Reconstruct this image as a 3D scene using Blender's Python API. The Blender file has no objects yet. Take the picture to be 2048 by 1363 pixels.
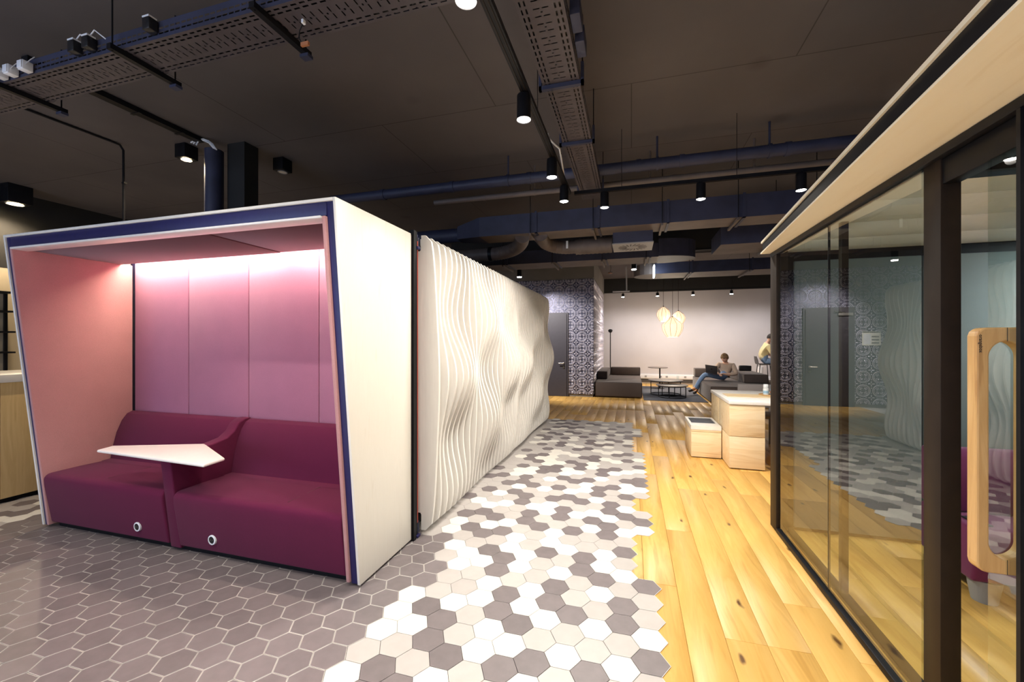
import bpy, bmesh, math, random
from mathutils import Vector, Matrix
random.seed(7)
SC = bpy.context.scene
COL = SC.collection
PI = math.pi

# ------------------------------------------------------------------ camera
FPX, YAW, CY, EYE = 824.0, 0.2822, 681.5, 1.5
cam_d = bpy.data.cameras.new('camera'); cam = bpy.data.objects.new('camera', cam_d); COL.objects.link(cam)
cam_d.sensor_width = 36.0; cam_d.lens = FPX / 2048 * 36.0; cam_d.clip_start = 0.05; cam_d.clip_end = 100
cam.location = (0, 0, EYE); cam.rotation_euler = (PI / 2, 0, YAW)
SC.camera = cam

# ------------------------------------------------------------------ world, daylight, exposure
w = bpy.data.worlds.new('world'); SC.world = w; w.use_nodes = True
w.node_tree.nodes['Background'].inputs[0].default_value = (0.62, 0.68, 0.85, 1)
w.node_tree.nodes['Background'].inputs[1].default_value = 0.22
SC.view_settings.view_transform = 'Standard'; SC.view_settings.look = 'None'
SC.view_settings.gamma = 1.0; SC.view_settings.use_curve_mapping = False
SC.view_settings.exposure = 0.8

def area_light(name, loc, aim, sx, sy, power, col):
    d = bpy.data.lights.new(name, 'AREA'); d.shape = 'RECTANGLE'; d.size = sx; d.size_y = sy; d.energy = power; d.color = col
    o = bpy.data.objects.new(name, d); COL.objects.link(o); o.location = loc
    o.rotation_euler = (Vector(aim) - Vector(loc)).to_track_quat('-Z', 'Y').to_euler()
    return o
# daylight from the window front behind and to the left of the camera
area_light('window_daylight', (-5.0, -5.0, 1.7), (-2.2, 3.0, 1.1), 5.0, 2.4, 120, (0.55, 0.70, 1.0))

# ------------------------------------------------------------------ pixel helpers (2048 x 1363 frame)
CS, SN = math.cos(YAW), math.sin(YAW)
def ray(u, v):
    xc = (u - 1024) / FPX
    return Vector((xc * CS - SN, xc * SN + CS, -(v - CY) / FPX))
def g(u, v, Z=0.0):
    d = ray(u, v); t = (Z - EYE) / d.z
    return Vector((d.x * t, d.y * t, Z))
def atY(u, v, Y):
    d = ray(u, v); t = Y / d.y
    return Vector((d.x * t, Y, EYE + d.z * t))
def depth(p): return -SN * p[0] + CS * p[1]

# ------------------------------------------------------------------ materials
MATS = {}
def new_mat(name):
    m = bpy.data.materials.new(name); m.use_nodes = True
    nt = m.node_tree; return m, nt, nt.nodes['Principled BSDF']
def L(nt, a, b): nt.links.new(a, b)
def plain(name, col, rough=0.5, metal=0.0, noise=0.0, nscale=30.0, bump=0.0, bscale=200.0, stretch=(1, 1, 1), spec=None, coat=0.0):
    """colour with a little procedural variation and fine relief"""
    m, nt, b = new_mat(name)
    b.inputs['Base Color'].default_value = (*col, 1); b.inputs['Roughness'].default_value = rough
    b.inputs['Metallic'].default_value = metal
    if spec is not None: b.inputs['Specular IOR Level'].default_value = spec
    if coat: b.inputs['Coat Weight'].default_value = coat
    tc = nt.nodes.new('ShaderNodeTexCoord'); mp = nt.nodes.new('ShaderNodeMapping'); mp.inputs['Scale'].default_value = stretch
    geo = nt.nodes.new('ShaderNodeNewGeometry'); L(nt, geo.outputs['Position'], mp.inputs[0])
    n = nt.nodes.new('ShaderNodeTexNoise'); n.inputs['Scale'].default_value = nscale; n.inputs['Detail'].default_value = 4
    L(nt, mp.outputs[0], n.inputs['Vector'])
    r = nt.nodes.new('ShaderNodeValToRGB')
    a = noise
    r.color_ramp.elements[0].position = 0.3; r.color_ramp.elements[1].position = 0.7
    r.color_ramp.elements[0].color = tuple(max(0, c * (1 - a)) for c in col) + (1,)
    r.color_ramp.elements[1].color = tuple(min(1, c * (1 + a)) for c in col) + (1,)
    L(nt, n.outputs[0], r.inputs[0]); L(nt, r.outputs[0], b.inputs['Base Color'])
    if bump:
        n2 = nt.nodes.new('ShaderNodeTexNoise'); n2.inputs['Scale'].default_value = bscale; n2.inputs['Detail'].default_value = 2
        L(nt, mp.outputs[0], n2.inputs['Vector'])
        bp = nt.nodes.new('ShaderNodeBump'); bp.inputs['Strength'].default_value = bump; bp.inputs['Distance'].default_value = 0.004
        L(nt, n2.outputs[0], bp.inputs['Height']); L(nt, bp.outputs[0], b.inputs['Normal'])
    MATS[name] = m
    return m
def emit(name, col, strength):
    m, nt, b = new_mat(name)
    b.inputs['Base Color'].default_value = (*col, 1); b.inputs['Emission Color'].default_value = (*col, 1)
    b.inputs['Emission Strength'].default_value = strength
    MATS[name] = m; return m
def wood(name, c0, c1, c2, scale=1.0, knots=True, rough=0.4, axis='Y', rnd=True, grain=1.0, tone=.34):
    """plank wood: streaks along an axis, ring figure, knots; each object its own tone and offset"""
    m, nt, b = new_mat(name); N = nt.nodes
    geo = N.new('ShaderNodeNewGeometry'); oi = N.new('ShaderNodeObjectInfo')
    off = N.new('ShaderNodeVectorMath'); off.operation = 'MULTIPLY_ADD'
    L(nt, oi.outputs['Random'], off.inputs[0]); off.inputs[1].default_value = (17.3, 9.1, 5.7)
    L(nt, geo.outputs['Position'], off.inputs[2])
    mp = N.new('ShaderNodeMapping')
    s = {'X': (0.9, 9, 9), 'Y': (9, 0.9, 9), 'Z': (9, 9, 0.9)}[axis]
    mp.inputs['Scale'].default_value = tuple(k * scale for k in s); L(nt, off.outputs[0], mp.inputs[0])
    n1 = N.new('ShaderNodeTexNoise'); n1.inputs['Scale'].default_value = 1.0; n1.inputs['Detail'].default_value = 6; n1.inputs['Distortion'].default_value = 0.9
    L(nt, mp.outputs[0], n1.inputs['Vector'])
    wv = N.new('ShaderNodeMath'); wv.operation = 'MULTIPLY'; L(nt, n1.outputs[0], wv.inputs[0]); wv.inputs[1].default_value = 30 * grain
    sn = N.new('ShaderNodeMath'); sn.operation = 'SINE'; L(nt, wv.outputs[0], sn.inputs[0])
    n2 = N.new('ShaderNodeTexNoise'); n2.inputs['Scale'].default_value = 12.0; n2.inputs['Detail'].default_value = 3
    L(nt, mp.outputs[0], n2.inputs['Vector'])
    mx = N.new('ShaderNodeMath'); mx.operation = 'MULTIPLY_ADD'; L(nt, sn.outputs[0], mx.inputs[0]); mx.inputs[1].default_value = 0.13; L(nt, n1.outputs[0], mx.inputs[2])
    ad = N.new('ShaderNodeMath'); ad.operation = 'MULTIPLY_ADD'; L(nt, n2.outputs[0], ad.inputs[0]); ad.inputs[1].default_value = 0.22; L(nt, mx.outputs[0], ad.inputs[2])
    if rnd:
        a2 = N.new('ShaderNodeMath'); a2.operation = 'MULTIPLY_ADD'; L(nt, oi.outputs['Random'], a2.inputs[0]); a2.inputs[1].default_value = tone; L(nt, ad.outputs[0], a2.inputs[2])
        a3 = N.new('ShaderNodeMath'); a3.operation = 'SUBTRACT'; L(nt, a2.outputs[0], a3.inputs[0]); a3.inputs[1].default_value = tone / 2; fac = a3.outputs[0]
    else: fac = ad.outputs[0]
    r = N.new('ShaderNodeValToRGB'); e = r.color_ramp.elements
    e[0].position = 0.22; e[0].color = (*c2, 1); e[1].position = 0.98; e[1].color = (*c0, 1)
    k = e.new(0.58); k.color = (*c1, 1)
    L(nt, fac, r.inputs[0]); out = r.outputs[0]
    if knots:
        mk = N.new('ShaderNodeMapping'); mk.inputs['Scale'].default_value = {'X': (1.1, 2.6, 2.6), 'Y': (2.6, 1.1, 2.6), 'Z': (2.6, 2.6, 1.1)}[axis]
        L(nt, off.outputs[0], mk.inputs[0])
        nd = N.new('ShaderNodeTexNoise'); nd.inputs['Scale'].default_value = 7.0; L(nt, mk.outputs[0], nd.inputs['Vector'])
        va = N.new('ShaderNodeVectorMath'); va.operation = 'MULTIPLY_ADD'; L(nt, nd.outputs[1], va.inputs[0]); va.inputs[1].default_value = (.12, .12, .12); L(nt, mk.outputs[0], va.inputs[2])
        vo = N.new('ShaderNodeTexVoronoi'); vo.voronoi_dimensions = '2D' if axis == 'Y' else '3D'; vo.inputs['Scale'].default_value = 1.0; L(nt, va.outputs[0], vo.inputs['Vector'])
        kr = N.new('ShaderNodeValToRGB'); ke = kr.color_ramp.elements
        ke[0].position = 0.016; ke[0].color = (1, 1, 1, 1); ke[1].position = 0.052; ke[1].color = (0, 0, 0, 1)
        L(nt, vo.outputs['Distance'], kr.inputs[0])
        mm = N.new('ShaderNodeMixRGB'); L(nt, kr.outputs[0], mm.inputs[0]); L(nt, out, mm.inputs[1]); mm.inputs[2].default_value = (c2[0] * .22, c2[1] * .18, c2[2] * .2, 1)
        out = mm.outputs[0]
    L(nt, out, b.inputs['Base Color']); b.inputs['Roughness'].default_value = rough
    bp = N.new('ShaderNodeBump'); bp.inputs['Strength'].default_value = 0.12; bp.inputs['Distance'].default_value = 0.003
    L(nt, ad.outputs[0], bp.inputs['Height']); L(nt, bp.outputs[0], b.inputs['Normal'])
    MATS[name] = m; return m
def fabric(name, col, rough=0.9, var=0.12, scale=420, sheen=.2):
    m, nt, b = new_mat(name); N = nt.nodes
    geo = N.new('ShaderNodeNewGeometry')
    n = N.new('ShaderNodeTexNoise'); n.inputs['Scale'].default_value = scale; n.inputs['Detail'].default_value = 2; L(nt, geo.outputs['Position'], n.inputs['Vector'])
    n3 = N.new('ShaderNodeTexNoise'); n3.inputs['Scale'].default_value = 6; n3.inputs['Detail'].default_value = 3; L(nt, geo.outputs['Position'], n3.inputs['Vector'])
    ma = N.new('ShaderNodeMath'); ma.operation = 'MULTIPLY_ADD'; L(nt, n3.outputs[0], ma.inputs[0]); ma.inputs[1].default_value = 0.25; L(nt, n.outputs[0], ma.inputs[2])
    r = N.new('ShaderNodeValToRGB'); e = r.color_ramp.elements
    e[0].position = 0.4; e[1].position = 0.85
    e[0].color = tuple(c * (1 - var) for c in col) + (1,); e[1].color = tuple(min(1, c * (1 + var)) for c in col) + (1,)
    L(nt, ma.outputs[0], r.inputs[0]); L(nt, r.outputs[0], b.inputs['Base Color'])
    b.inputs['Roughness'].default_value = rough; b.inputs['Sheen Weight'].default_value = sheen; b.inputs['Specular IOR Level'].default_value = 0.2
    bp = N.new('ShaderNodeBump'); bp.inputs['Strength'].default_value = 0.25; bp.inputs['Distance'].default_value = 0.002
    L(nt, n.outputs[0], bp.inputs['Height']); L(nt, bp.outputs[0], b.inputs['Normal'])
    MATS[name] = m; return m
def glass(name, tint=(0.90, 0.95, 0.93), ior=1.5):
    m = bpy.data.materials.new(name); m.use_nodes = True; nt = m.node_tree; nt.nodes.clear(); N = nt.nodes
    o = N.new('ShaderNodeOutputMaterial'); mix = N.new('ShaderNodeMixShader'); t = N.new('ShaderNodeBsdfTransparent'); t.inputs[0].default_value = (*tint, 1)
    gl = N.new('ShaderNodeBsdfGlossy'); gl.inputs['Roughness'].default_value = 0.0; gl.inputs['Color'].default_value = (1, 1, 1, 1)
    fr = N.new('ShaderNodeFresnel'); fr.inputs['IOR'].default_value = ior
    gm = N.new('ShaderNodeNewGeometry'); iv = N.new('ShaderNodeMath'); iv.operation = 'SUBTRACT'; iv.inputs[0].default_value = 1; L(nt, gm.outputs['Backfacing'], iv.inputs[1])
    ml = N.new('ShaderNodeMath'); ml.operation = 'MULTIPLY'; L(nt, fr.outputs[0], ml.inputs[0]); L(nt, iv.outputs[0], ml.inputs[1])   # a thin pane mirrors at its outer face only
    L(nt, ml.outputs[0], mix.inputs[0]); L(nt, t.outputs[0], mix.inputs[1]); L(nt, gl.outputs[0], mix.inputs[2]); L(nt, mix.outputs[0], o.inputs[0])
    MATS[name] = m; return m
def ceiling_mat(name):
    m, nt, b = new_mat(name); N = nt.nodes
    geo = N.new('ShaderNodeNewGeometry')
    n = N.new('ShaderNodeTexNoise'); n.inputs['Scale'].default_value = 0.9; n.inputs['Detail'].default_value = 5; L(nt, geo.outputs['Position'], n.inputs['Vector'])
    r = N.new('ShaderNodeValToRGB'); e = r.color_ramp.elements
    e[0].position = .35; e[1].position = .75; e[0].color = (.098, .085, .085, 1); e[1].color = (.135, .117, .114, 1)
    L(nt, n.outputs[0], r.inputs[0])
    br = N.new('ShaderNodeTexBrick'); br.inputs['Scale'].default_value = 1.0; br.inputs['Mortar Size'].default_value = 0.005
    br.inputs['Brick Width'].default_value = 2.5; br.inputs['Row Height'].default_value = 1.25
    br.inputs['Color1'].default_value = (1, 1, 1, 1); br.inputs['Color2'].default_value = (.93, .93, .93, 1); br.inputs['Mortar'].default_value = (.45, .42, .4, 1)
    L(nt, geo.outputs['Position'], br.inputs['Vector'])
    mx = N.new('ShaderNodeMixRGB'); mx.blend_type = 'MULTIPLY'; mx.inputs[0].default_value = 1; L(nt, r.outputs[0], mx.inputs[1]); L(nt, br.outputs[0], mx.inputs[2])
    # round formwork stains
    vo = N.new('ShaderNodeTexVoronoi'); vo.inputs['Scale'].default_value = 0.7; L(nt, geo.outputs['Position'], vo.inputs['Vector'])
    vr = N.new('ShaderNodeValToRGB'); vr.color_ramp.elements[0].position = .03; vr.color_ramp.elements[0].color = (.55, .5, .48, 1); vr.color_ramp.elements[1].position = .1
    L(nt, vo.outputs['Distance'], vr.inputs[0])
    m2 = N.new('ShaderNodeMixRGB'); m2.blend_type = 'MULTIPLY'; m2.inputs[0].default_value = 1; L(nt, mx.outputs[0], m2.inputs[1]); L(nt, vr.outputs[0], m2.inputs[2])
    L(nt, m2.outputs[0], b.inputs['Base Color']); b.inputs['Roughness'].default_value = 0.85
    MATS[name] = m; return m
def tile_mat(name, col, var):
    m, nt, b = new_mat(name); N = nt.nodes
    oi = N.new('ShaderNodeObjectInfo'); geo = N.new('ShaderNodeNewGeometry')
    n = N.new('ShaderNodeTexNoise'); n.inputs['Scale'].default_value = 16; n.inputs['Detail'].default_value = 6; L(nt, geo.outputs['Position'], n.inputs['Vector'])
    ma = N.new('ShaderNodeMath'); ma.operation = 'MULTIPLY_ADD'; L(nt, oi.outputs['Random'], ma.inputs[0]); ma.inputs[1].default_value = .5; L(nt, n.outputs[0], ma.inputs[2])
    r = N.new('ShaderNodeValToRGB'); e = r.color_ramp.elements; e[0].position = .3; e[1].position = 1.2 if False else 1.0
    e[0].color = tuple(c * (1 - var) for c in col) + (1,); e[1].color = tuple(min(1, c * (1 + var)) for c in col) + (1,)
    L(nt, ma.outputs[0], r.inputs[0]); L(nt, r.outputs[0], b.inputs['Base Color']); b.inputs['Roughness'].default_value = .42
    # a few pale scratches and specks
    v = N.new('ShaderNodeTexVoronoi'); v.inputs['Scale'].default_value = 26; L(nt, geo.outputs['Position'], v.inputs['Vector'])
    vr = N.new('ShaderNodeValToRGB'); vr.color_ramp.elements[0].position = .015; vr.color_ramp.elements[0].color = (.35,) * 3 + (1,); vr.color_ramp.elements[1].position = .03; vr.color_ramp.elements[1].color = (0, 0, 0, 1)
    L(nt, v.outputs['Distance'], vr.inputs[0])
    mx = N.new('ShaderNodeMixRGB'); L(nt, vr.outputs[0], mx.inputs[0]); L(nt, r.outputs[0], mx.inputs[1]); mx.inputs[2].default_value = (.6, .57, .55, 1); L(nt, mx.outputs[0], b.inputs['Base Color'])
    MATS[name] = m; return m

tile_mat('tile_dark', (.175, .148, .152), .16); tile_mat('tile_pale', (.76, .725, .66), .03); tile_mat('tile_blush', (.465, .43, .41), .06)
plain('grout', (.74, .70, .66), .8, noise=.1, nscale=8)
wood('oak_floor', (.78, .48, .145), (.69, .40, .105), (.56, .30, .068), rough=.40, tone=.16)
wood('oak_handle', (.66, .42, .18), (.57, .34, .13), (.42, .22, .075), axis='Z', knots=False, scale=2.0, rough=.4, rnd=False)
wood('oak_counter', (.82, .62, .32), (.76, .54, .25), (.60, .39, .155), axis='Z', rough=.45, tone=.15, grain=.7)
wood('pine', (.90, .74, .50), (.84, .65, .39), (.62, .42, .2), axis='X', rough=.5, knots=False, grain=1.2)
wood('limed_ash', (.89, .85, .77), (.86, .82, .74), (.82, .77, .68), axis='Z', knots=False, scale=3.0, rough=.4, rnd=False, grain=.6)
wood('cream_ply', (.93, .85, .66), (.91, .82, .62), (.86, .76, .55), axis='Y', knots=False, scale=1.6, rough=.45, rnd=False, grain=.5)
plain('white_laminate', (.84, .81, .77), .35, noise=.02)
plain('white_slat', (.87, .84, .79), .45, noise=.03, nscale=10, stretch=(6, 6, .5))
plain('navy', (.013, .011, .085), .45, noise=.1)
plain('black_metal', (.008, .008, .010), .45, noise=.15, nscale=12, spec=.18)
plain('bronze_black', (.020, .013, .009), .5, noise=.15, nscale=12, spec=.2)
plain('black_plastic', (.012, .012, .014), .35)
plain('service_blue', (.032, .036, .072), .55, noise=.2, nscale=5)
plain('service_grey', (.13, .105, .095), .6, noise=.18, nscale=4)
plain('tray_steel', (.088, .074, .082), .5, metal=.2, noise=.15, nscale=5)
plain('flex_duct', (.12, .095, .085), .55, noise=.2, nscale=8)
plain('white_plastic', (.80, .82, .86), .4)
plain('grey_plastic', (.30, .30, .31), .5)
plain('copper', (.75, .32, .16), .35, metal=.6)
plain('red_seal', (.50, .065, .035), .6)
plain('steel', (.62, .58, .52), .3, metal=1.0)
plain('grey_wall', (.57, .54, .55), .85, noise=.03, nscale=1.5)
plain('beige_wall', (.55, .46, .32), .85, noise=.03, nscale=2)
plain('soffit_grey', (.22, .205, .19), .8, noise=.08, nscale=3)
plain('black_wall', (.014, .013, .012), .7, noise=.2, nscale=3)
plain('door_grey', (.055, .050, .062), .5, noise=.06, nscale=20)
plain('tin_highlight', (.62, .60, .70), .34, metal=.3, noise=.2, nscale=9); plain('tin_recess_shade', (.10, .10, .15), .35, metal=.5, noise=.3, nscale=9)  # highlights and recess shade put into the colours: raised beads lighter, ground darker
plain('skirting_dark', (.06, .055, .055), .6)
plain('rug', (.085, .09, .11), .95, noise=.2, nscale=60, bump=.4, bscale=300)
fabric('pink_felt', (.52, .265, .262)); fabric('mauve_felt', (.45, .18, .275)); fabric('burgundy', (.108, .009, .042), sheen=.06); fabric('ceiling_burgundy', (.085, .022, .026))
fabric('teal_felt', (.19, .218, .215)); fabric('plum', (.155, .022, .085))
fabric('taupe_suede', (.085, .066, .060), scale=200)
fabric('beige_knit', (.56, .43, .34), scale=160, var=.25); fabric('denim', (.20, .30, .48), scale=200, var=.3); fabric('yellow_shirt', (.66, .56, .30), scale=160)
plain('skin', (.60, .36, .26), .55, noise=.08); plain('hair_blond', (.22, .13, .06), .7, noise=.55, nscale=55, bump=.8, bscale=90); plain('hair_dark', (.022, .016, .013), .7, noise=.3, nscale=80, bump=.6, bscale=120)
plain('shoe_dark', (.03, .022, .02), .5); plain('shoe_orange', (.5, .2, .06), .5); plain('shoe_white', (.7, .7, .72), .6)
plain('laptop_grey', (.075, .07, .075), .35, metal=.5); plain('laptop_emblem', (.012, .012, .014), .2)
plain('table_dark', (.12, .10, .09), .5, noise=.2, nscale=20)
plain('paper', (.80, .78, .68), .8, noise=.05); plain('chair_grey', (.28, .25, .24), .7); plain('bottle_blue', (.30, .50, .66), .3); plain('bottle_white', (.75, .78, .80), .3)
plain('lining_white', (.76, .76, .74), .6, noise=.02)
glass('pane_glass', (.88, .92, .90), 2.1)
glass('clear_glass', (.95, .97, .97), 1.45)
emit('lamp_white', (1, .93, .84), 40); emit('lamp_warm', (1, .78, .45), 60); emit('led_warm', (1, .82, .66), 38); emit('sign_glow', (.75, .88, 1), 7); emit('led_cool', (.86, .98, 1), 36)
m = emit('lantern_paper', (1, .80, .52), .62); m.node_tree.nodes['Principled BSDF'].inputs['Base Color'].default_value = (.85, .72, .5, 1)

# ------------------------------------------------------------------ mesh builder
class MB:
    def __init__(s): s.v = []; s.f = []; s.mi = []
    def add(s, vs, fs, mi=0):
        b = len(s.v); s.v += [tuple(p) for p in vs]; s.f += [tuple(b + i for i in q) for q in fs]; s.mi += [mi] * len(fs); return s
    def box(s, a, b, mi=0):
        (x0, y0, z0), (x1, y1, z1) = a, b
        if x0 > x1: x0, x1 = x1, x0
        if y0 > y1: y0, y1 = y1, y0
        if z0 > z1: z0, z1 = z1, z0
        return s.add([(x0, y0, z0), (x1, y0, z0), (x1, y1, z0), (x0, y1, z0), (x0, y0, z1), (x1, y0, z1), (x1, y1, z1), (x0, y1, z1)],
                     [(0, 3, 2, 1), (4, 5, 6, 7), (0, 1, 5, 4), (1, 2, 6, 5), (2, 3, 7, 6), (3, 0, 4, 7)], mi)
    def prism(s, poly, d, mi=0):
        """closed polygon (3D points) extruded by vector d"""
        n = len(poly); d = Vector(d); P = [Vector(p) for p in poly]
        return s.add(P + [p + d for p in P], [tuple(range(n - 1, -1, -1)), tuple(range(n, 2 * n))] + [(i, (i + 1) % n, n + (i + 1) % n, n + i) for i in range(n)], mi)
    def tube(s, path, r, n=10, mi=0, cap=True, rb=None):
        P = [Vector(p) for p in path]; m = len(P); R = r if isinstance(r, (list, tuple)) else [r] * m
        vs = []; up = None
        for i in range(m):
            t = (P[min(i + 1, m - 1)] - P[max(i - 1, 0)]).normalized()
            if up is None: up = Vector((0, 0, 1)) if abs(t.z) < .9 else Vector((1, 0, 0))
            a = t.cross(up).normalized(); bb = a.cross(t).normalized(); up = bb
            for k in range(n):
                q = 2 * PI * k / n; vs.append(P[i] + (a * math.cos(q) + bb * math.sin(q)) * R[i])
        fs = [(i * n + k, i * n + (k + 1) % n, (i + 1) * n + (k + 1) % n, (i + 1) * n + k) for i in range(m - 1) for k in range(n)]
        if cap: fs += [tuple(range(n)), tuple(range(m * n - 1, (m - 1) * n - 1, -1))]
        return s.add(vs, fs, mi)
    def lathe(s, prof, c=(0, 0, 0), n=24, mi=0, axis='Z'):
        """profile of (radius, height) pairs turned about an axis through c"""
        vs = []
        for r, h in prof:
            for k in range(n):
                q = 2 * PI * k / n; x, y = r * math.cos(q), r * math.sin(q)
                p = (x, y, h) if axis == 'Z' else ((x, h, y) if axis == 'Y' else (h, x, y))
                vs.append((c[0] + p[0], c[1] + p[1], c[2] + p[2]))
        m = len(prof)
        fs = [(i * n + k, i * n + (k + 1) % n, (i + 1) * n + (k + 1) % n, (i + 1) * n + k) for i in range(m - 1) for k in range(n)]
        if prof[0][0] > 1e-6: fs.append(tuple(range(n - 1, -1, -1)))
        if prof[-1][0] > 1e-6: fs.append(tuple(range((m - 1) * n, m * n)))
        return s.add(vs, fs, mi)
    def mesh(s, name, mats, smooth=False, bevel=0.0, seg=2, weld=False):
        me = bpy.data.meshes.new(name); me.from_pydata(s.v, [], s.f)
        for mm in (mats if isinstance(mats, (list, tuple)) else [mats]): me.materials.append(MATS[mm])
        for p, k in zip(me.polygons, s.mi): p.material_index = k
        bm = bmesh.new(); bm.from_mesh(me)
        if weld: bmesh.ops.remove_doubles(bm, verts=bm.verts, dist=1e-5)
        bmesh.ops.recalc_face_normals(bm, faces=bm.faces)
        if bevel:
            es = [e for e in bm.edges if len(e.link_faces) == 2 and e.calc_face_angle(0) > .5]
            bmesh.ops.bevel(bm, geom=es, offset=bevel, segments=seg, affect='EDGES', profile=.5, clamp_overlap=True)
        bm.to_mesh(me); bm.free()
        if smooth or bevel:
            me.polygons.foreach_set('use_smooth', [True] * len(me.polygons))
            try: me.set_sharp_from_angle(angle=math.radians(40 if not bevel else 50))
            except Exception: pass
        return me
    def build(s, name, mats, parent=None, smooth=False, bevel=0.0, seg=2, label=None, weld=False):
        o = bpy.data.objects.new(name, s.mesh(name, mats, smooth, bevel, seg, weld)); COL.objects.link(o)
        if parent: attach(o, parent)
        if label: o['label'] = label
        return o
def attach(o, parent):
    o.parent = parent
    o.matrix_parent_inverse = Matrix.Translation(-parent.location)   # parts are modelled in world coordinates
def tag(o, label=None, cat=None, group=None, kind=None):
    if label: o['label'] = label
    if cat: o['category'] = cat
    if group: o['group'] = group
    if kind: o['kind'] = kind
    return o
def thing(name, loc, label, cat, group=None):
    o = bpy.data.objects.new(name, None); COL.objects.link(o); o.location = loc; o.empty_display_size = .1
    return tag(o, label, cat, group)
def children(o): return [c for c in list(COL.objects) if c.parent == o]
def inst(name, me, loc, parent=None, rz=0.0):
    o = bpy.data.objects.new(name, me); COL.objects.link(o); o.location = loc; o.rotation_euler = (0, 0, rz)
    if parent: attach(o, parent)
    return o
def copy_tree(o, dloc, label=None, parent=None):
    c = o.copy(); COL.objects.link(c)
    if parent: c.parent = parent
    else: c.location = o.location + Vector(dloc)
    if label: c['label'] = label
    for ch in children(o): copy_tree(ch, dloc, None, c)
    return c
def box(name, a, b, mat, parent=None, bevel=0.0, label=None, seg=2): return MB().box(a, b).build(name, mat, parent, bevel=bevel, label=label, seg=seg)
def struct(o): o['kind'] = 'structure'; return o
def arc(c, r, a0, a1, n):
    return [(c[0] + r * math.cos(a0 + (a1 - a0) * i / n), c[1] + r * math.sin(a0 + (a1 - a0) * i / n)) for i in range(n + 1)]

# ================================================================== THE SETTING
# ---- floor: slab, oak planks, hexagonal tiles
floor = struct(box('floor', (-11, -6, -.12), (7, 16, -.013), 'grout'))
PW = .19
pl_mesh = {}
def plank(x, y0, y1):
    ln = round(y1 - y0, 3)
    if ln not in pl_mesh:
        pl_mesh[ln] = MB().box((-PW / 2 + .0008, 0, -.012), (PW / 2 - .0008, ln - .0016, 0)).mesh('plank', 'oak_floor', bevel=.0012, seg=1)
    inst('plank', pl_mesh[ln], (x, y0, 0), floor)
rp = random.Random(3)
x = -2.68
while x < 4.5:
    y = (-.6 if x > -.30 else 7.35)
    first = True
    while y < 15.4:
        ln = 2.2 if not first else rp.choice([.7, 1.1, 1.5, 1.9])
        first = False
        y1 = min(y + ln, 15.45)
        if y1 - y > .05 and not (x < -.95 and y > 11.2): plank(x, y, y1 if y1 < 15.4 else 15.4)
        y += ln
    x += PW
# hexagon lattice: column c runs away from the camera, tips point left and right
HS, HX0, HY0 = .08886, .0856, 2.0246
def hc(c, r): return (HX0 + 1.5 * HS * c, HY0 + math.sqrt(3) * HS * r)
def nearest_hex(px):
    best = None
    c0 = round((px[0] - HX0) / (1.5 * HS))
    for c in (c0 - 1, c0, c0 + 1):
        k = (px[1] - HY0) / (math.sqrt(3) * HS); h = .5 if c % 2 else 0.0
        r = round(k - h) + h; q = hc(c, r); d = (q[0] - px[0]) ** 2 + (q[1] - px[1]) ** 2
        if best is None or d < best[0]: best = (d, c, r)
    return best[1], best[2]
def crop(pts, ox, oy, sc): return [nearest_hex(g(ox + x / sc, oy + y / sc)) for x, y in pts]
A = lambda s: [tuple(float(k) for k in q.split(',')) for q in s.split()]
dark_px = (crop(A('1450,1200 895,1270 1190,855 1195,690 380,1190 120,1230 245,850 95,730 150,580 590,510 545,650 740,765 1005,445 830,355 850,245 1210,200 510,200 1405,505 130,250 60,355 50,180 1060,45 750,15 120,15'), 980, 1060, 4.497)
  + crop(A('960,690 1095,810 975,995 1135,1150 515,1240 730,1345 1530,180 1570,355 1560,740 1580,1250 1600,580 1480,30'), 640, 1060, 4.497)
  + crop(A('785,650 1025,625 1180,705 840,830 1010,920 1270,890 1090,1155 1285,1265 1650,655 1590,755 1720,835 1545,490 1600,410 1445,350 1105,315 1365,230 1555,210 1600,155 1690,265 1290,120 1150,135 870,410 1260,20 1760,75'), 820, 930, 6.815)
  + crop(A('310,20 455,10 430,65 250,80 760,35 1070,65 1240,50 1065,125 1555,20 540,170 690,215 870,200 1385,215 1570,200 1575,270 130,270 470,305 1020,320 1205,305 1010,400 1390,440 60,155 400,455 605,435 790,500 1180,545 1170,640 540,605 500,705 100,655 60,760 205,840 650,900 925,760 1140,840 1125,960 1380,715 1605,785 1355,1190 295,1190 810,1265'), 1050, 930, 6.814)
  + crop(A('560,545 680,535 505,590 615,620 430,680 700,700 850,690 660,750 825,740 1020,630 1145,665 1125,710 1175,575 1315,570 1300,610 1410,740 1560,730 1390,790 1710,620 1850,700 1580,545 1715,537 1715,460 1480,440 1345,450 1230,425 1250,395 1080,505 1210,497 470,480 630,437 735,463 885,415 860,452 690,370 715,340 620,318 925,355 1155,340 1500,318 1590,400 1480,378 1710,355 1710,330 1840,325 1280,290 1390,270 1625,270 1720,275 975,270 1075,290 755,283 840,300 815,210 925,205 1010,220 1110,213 690,235 1330,185 1230,160 855,160 945,160 1040,170 890,120 800,125 1065,130 1620,210 1510,235'), 980, 820, 6.206))
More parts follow.
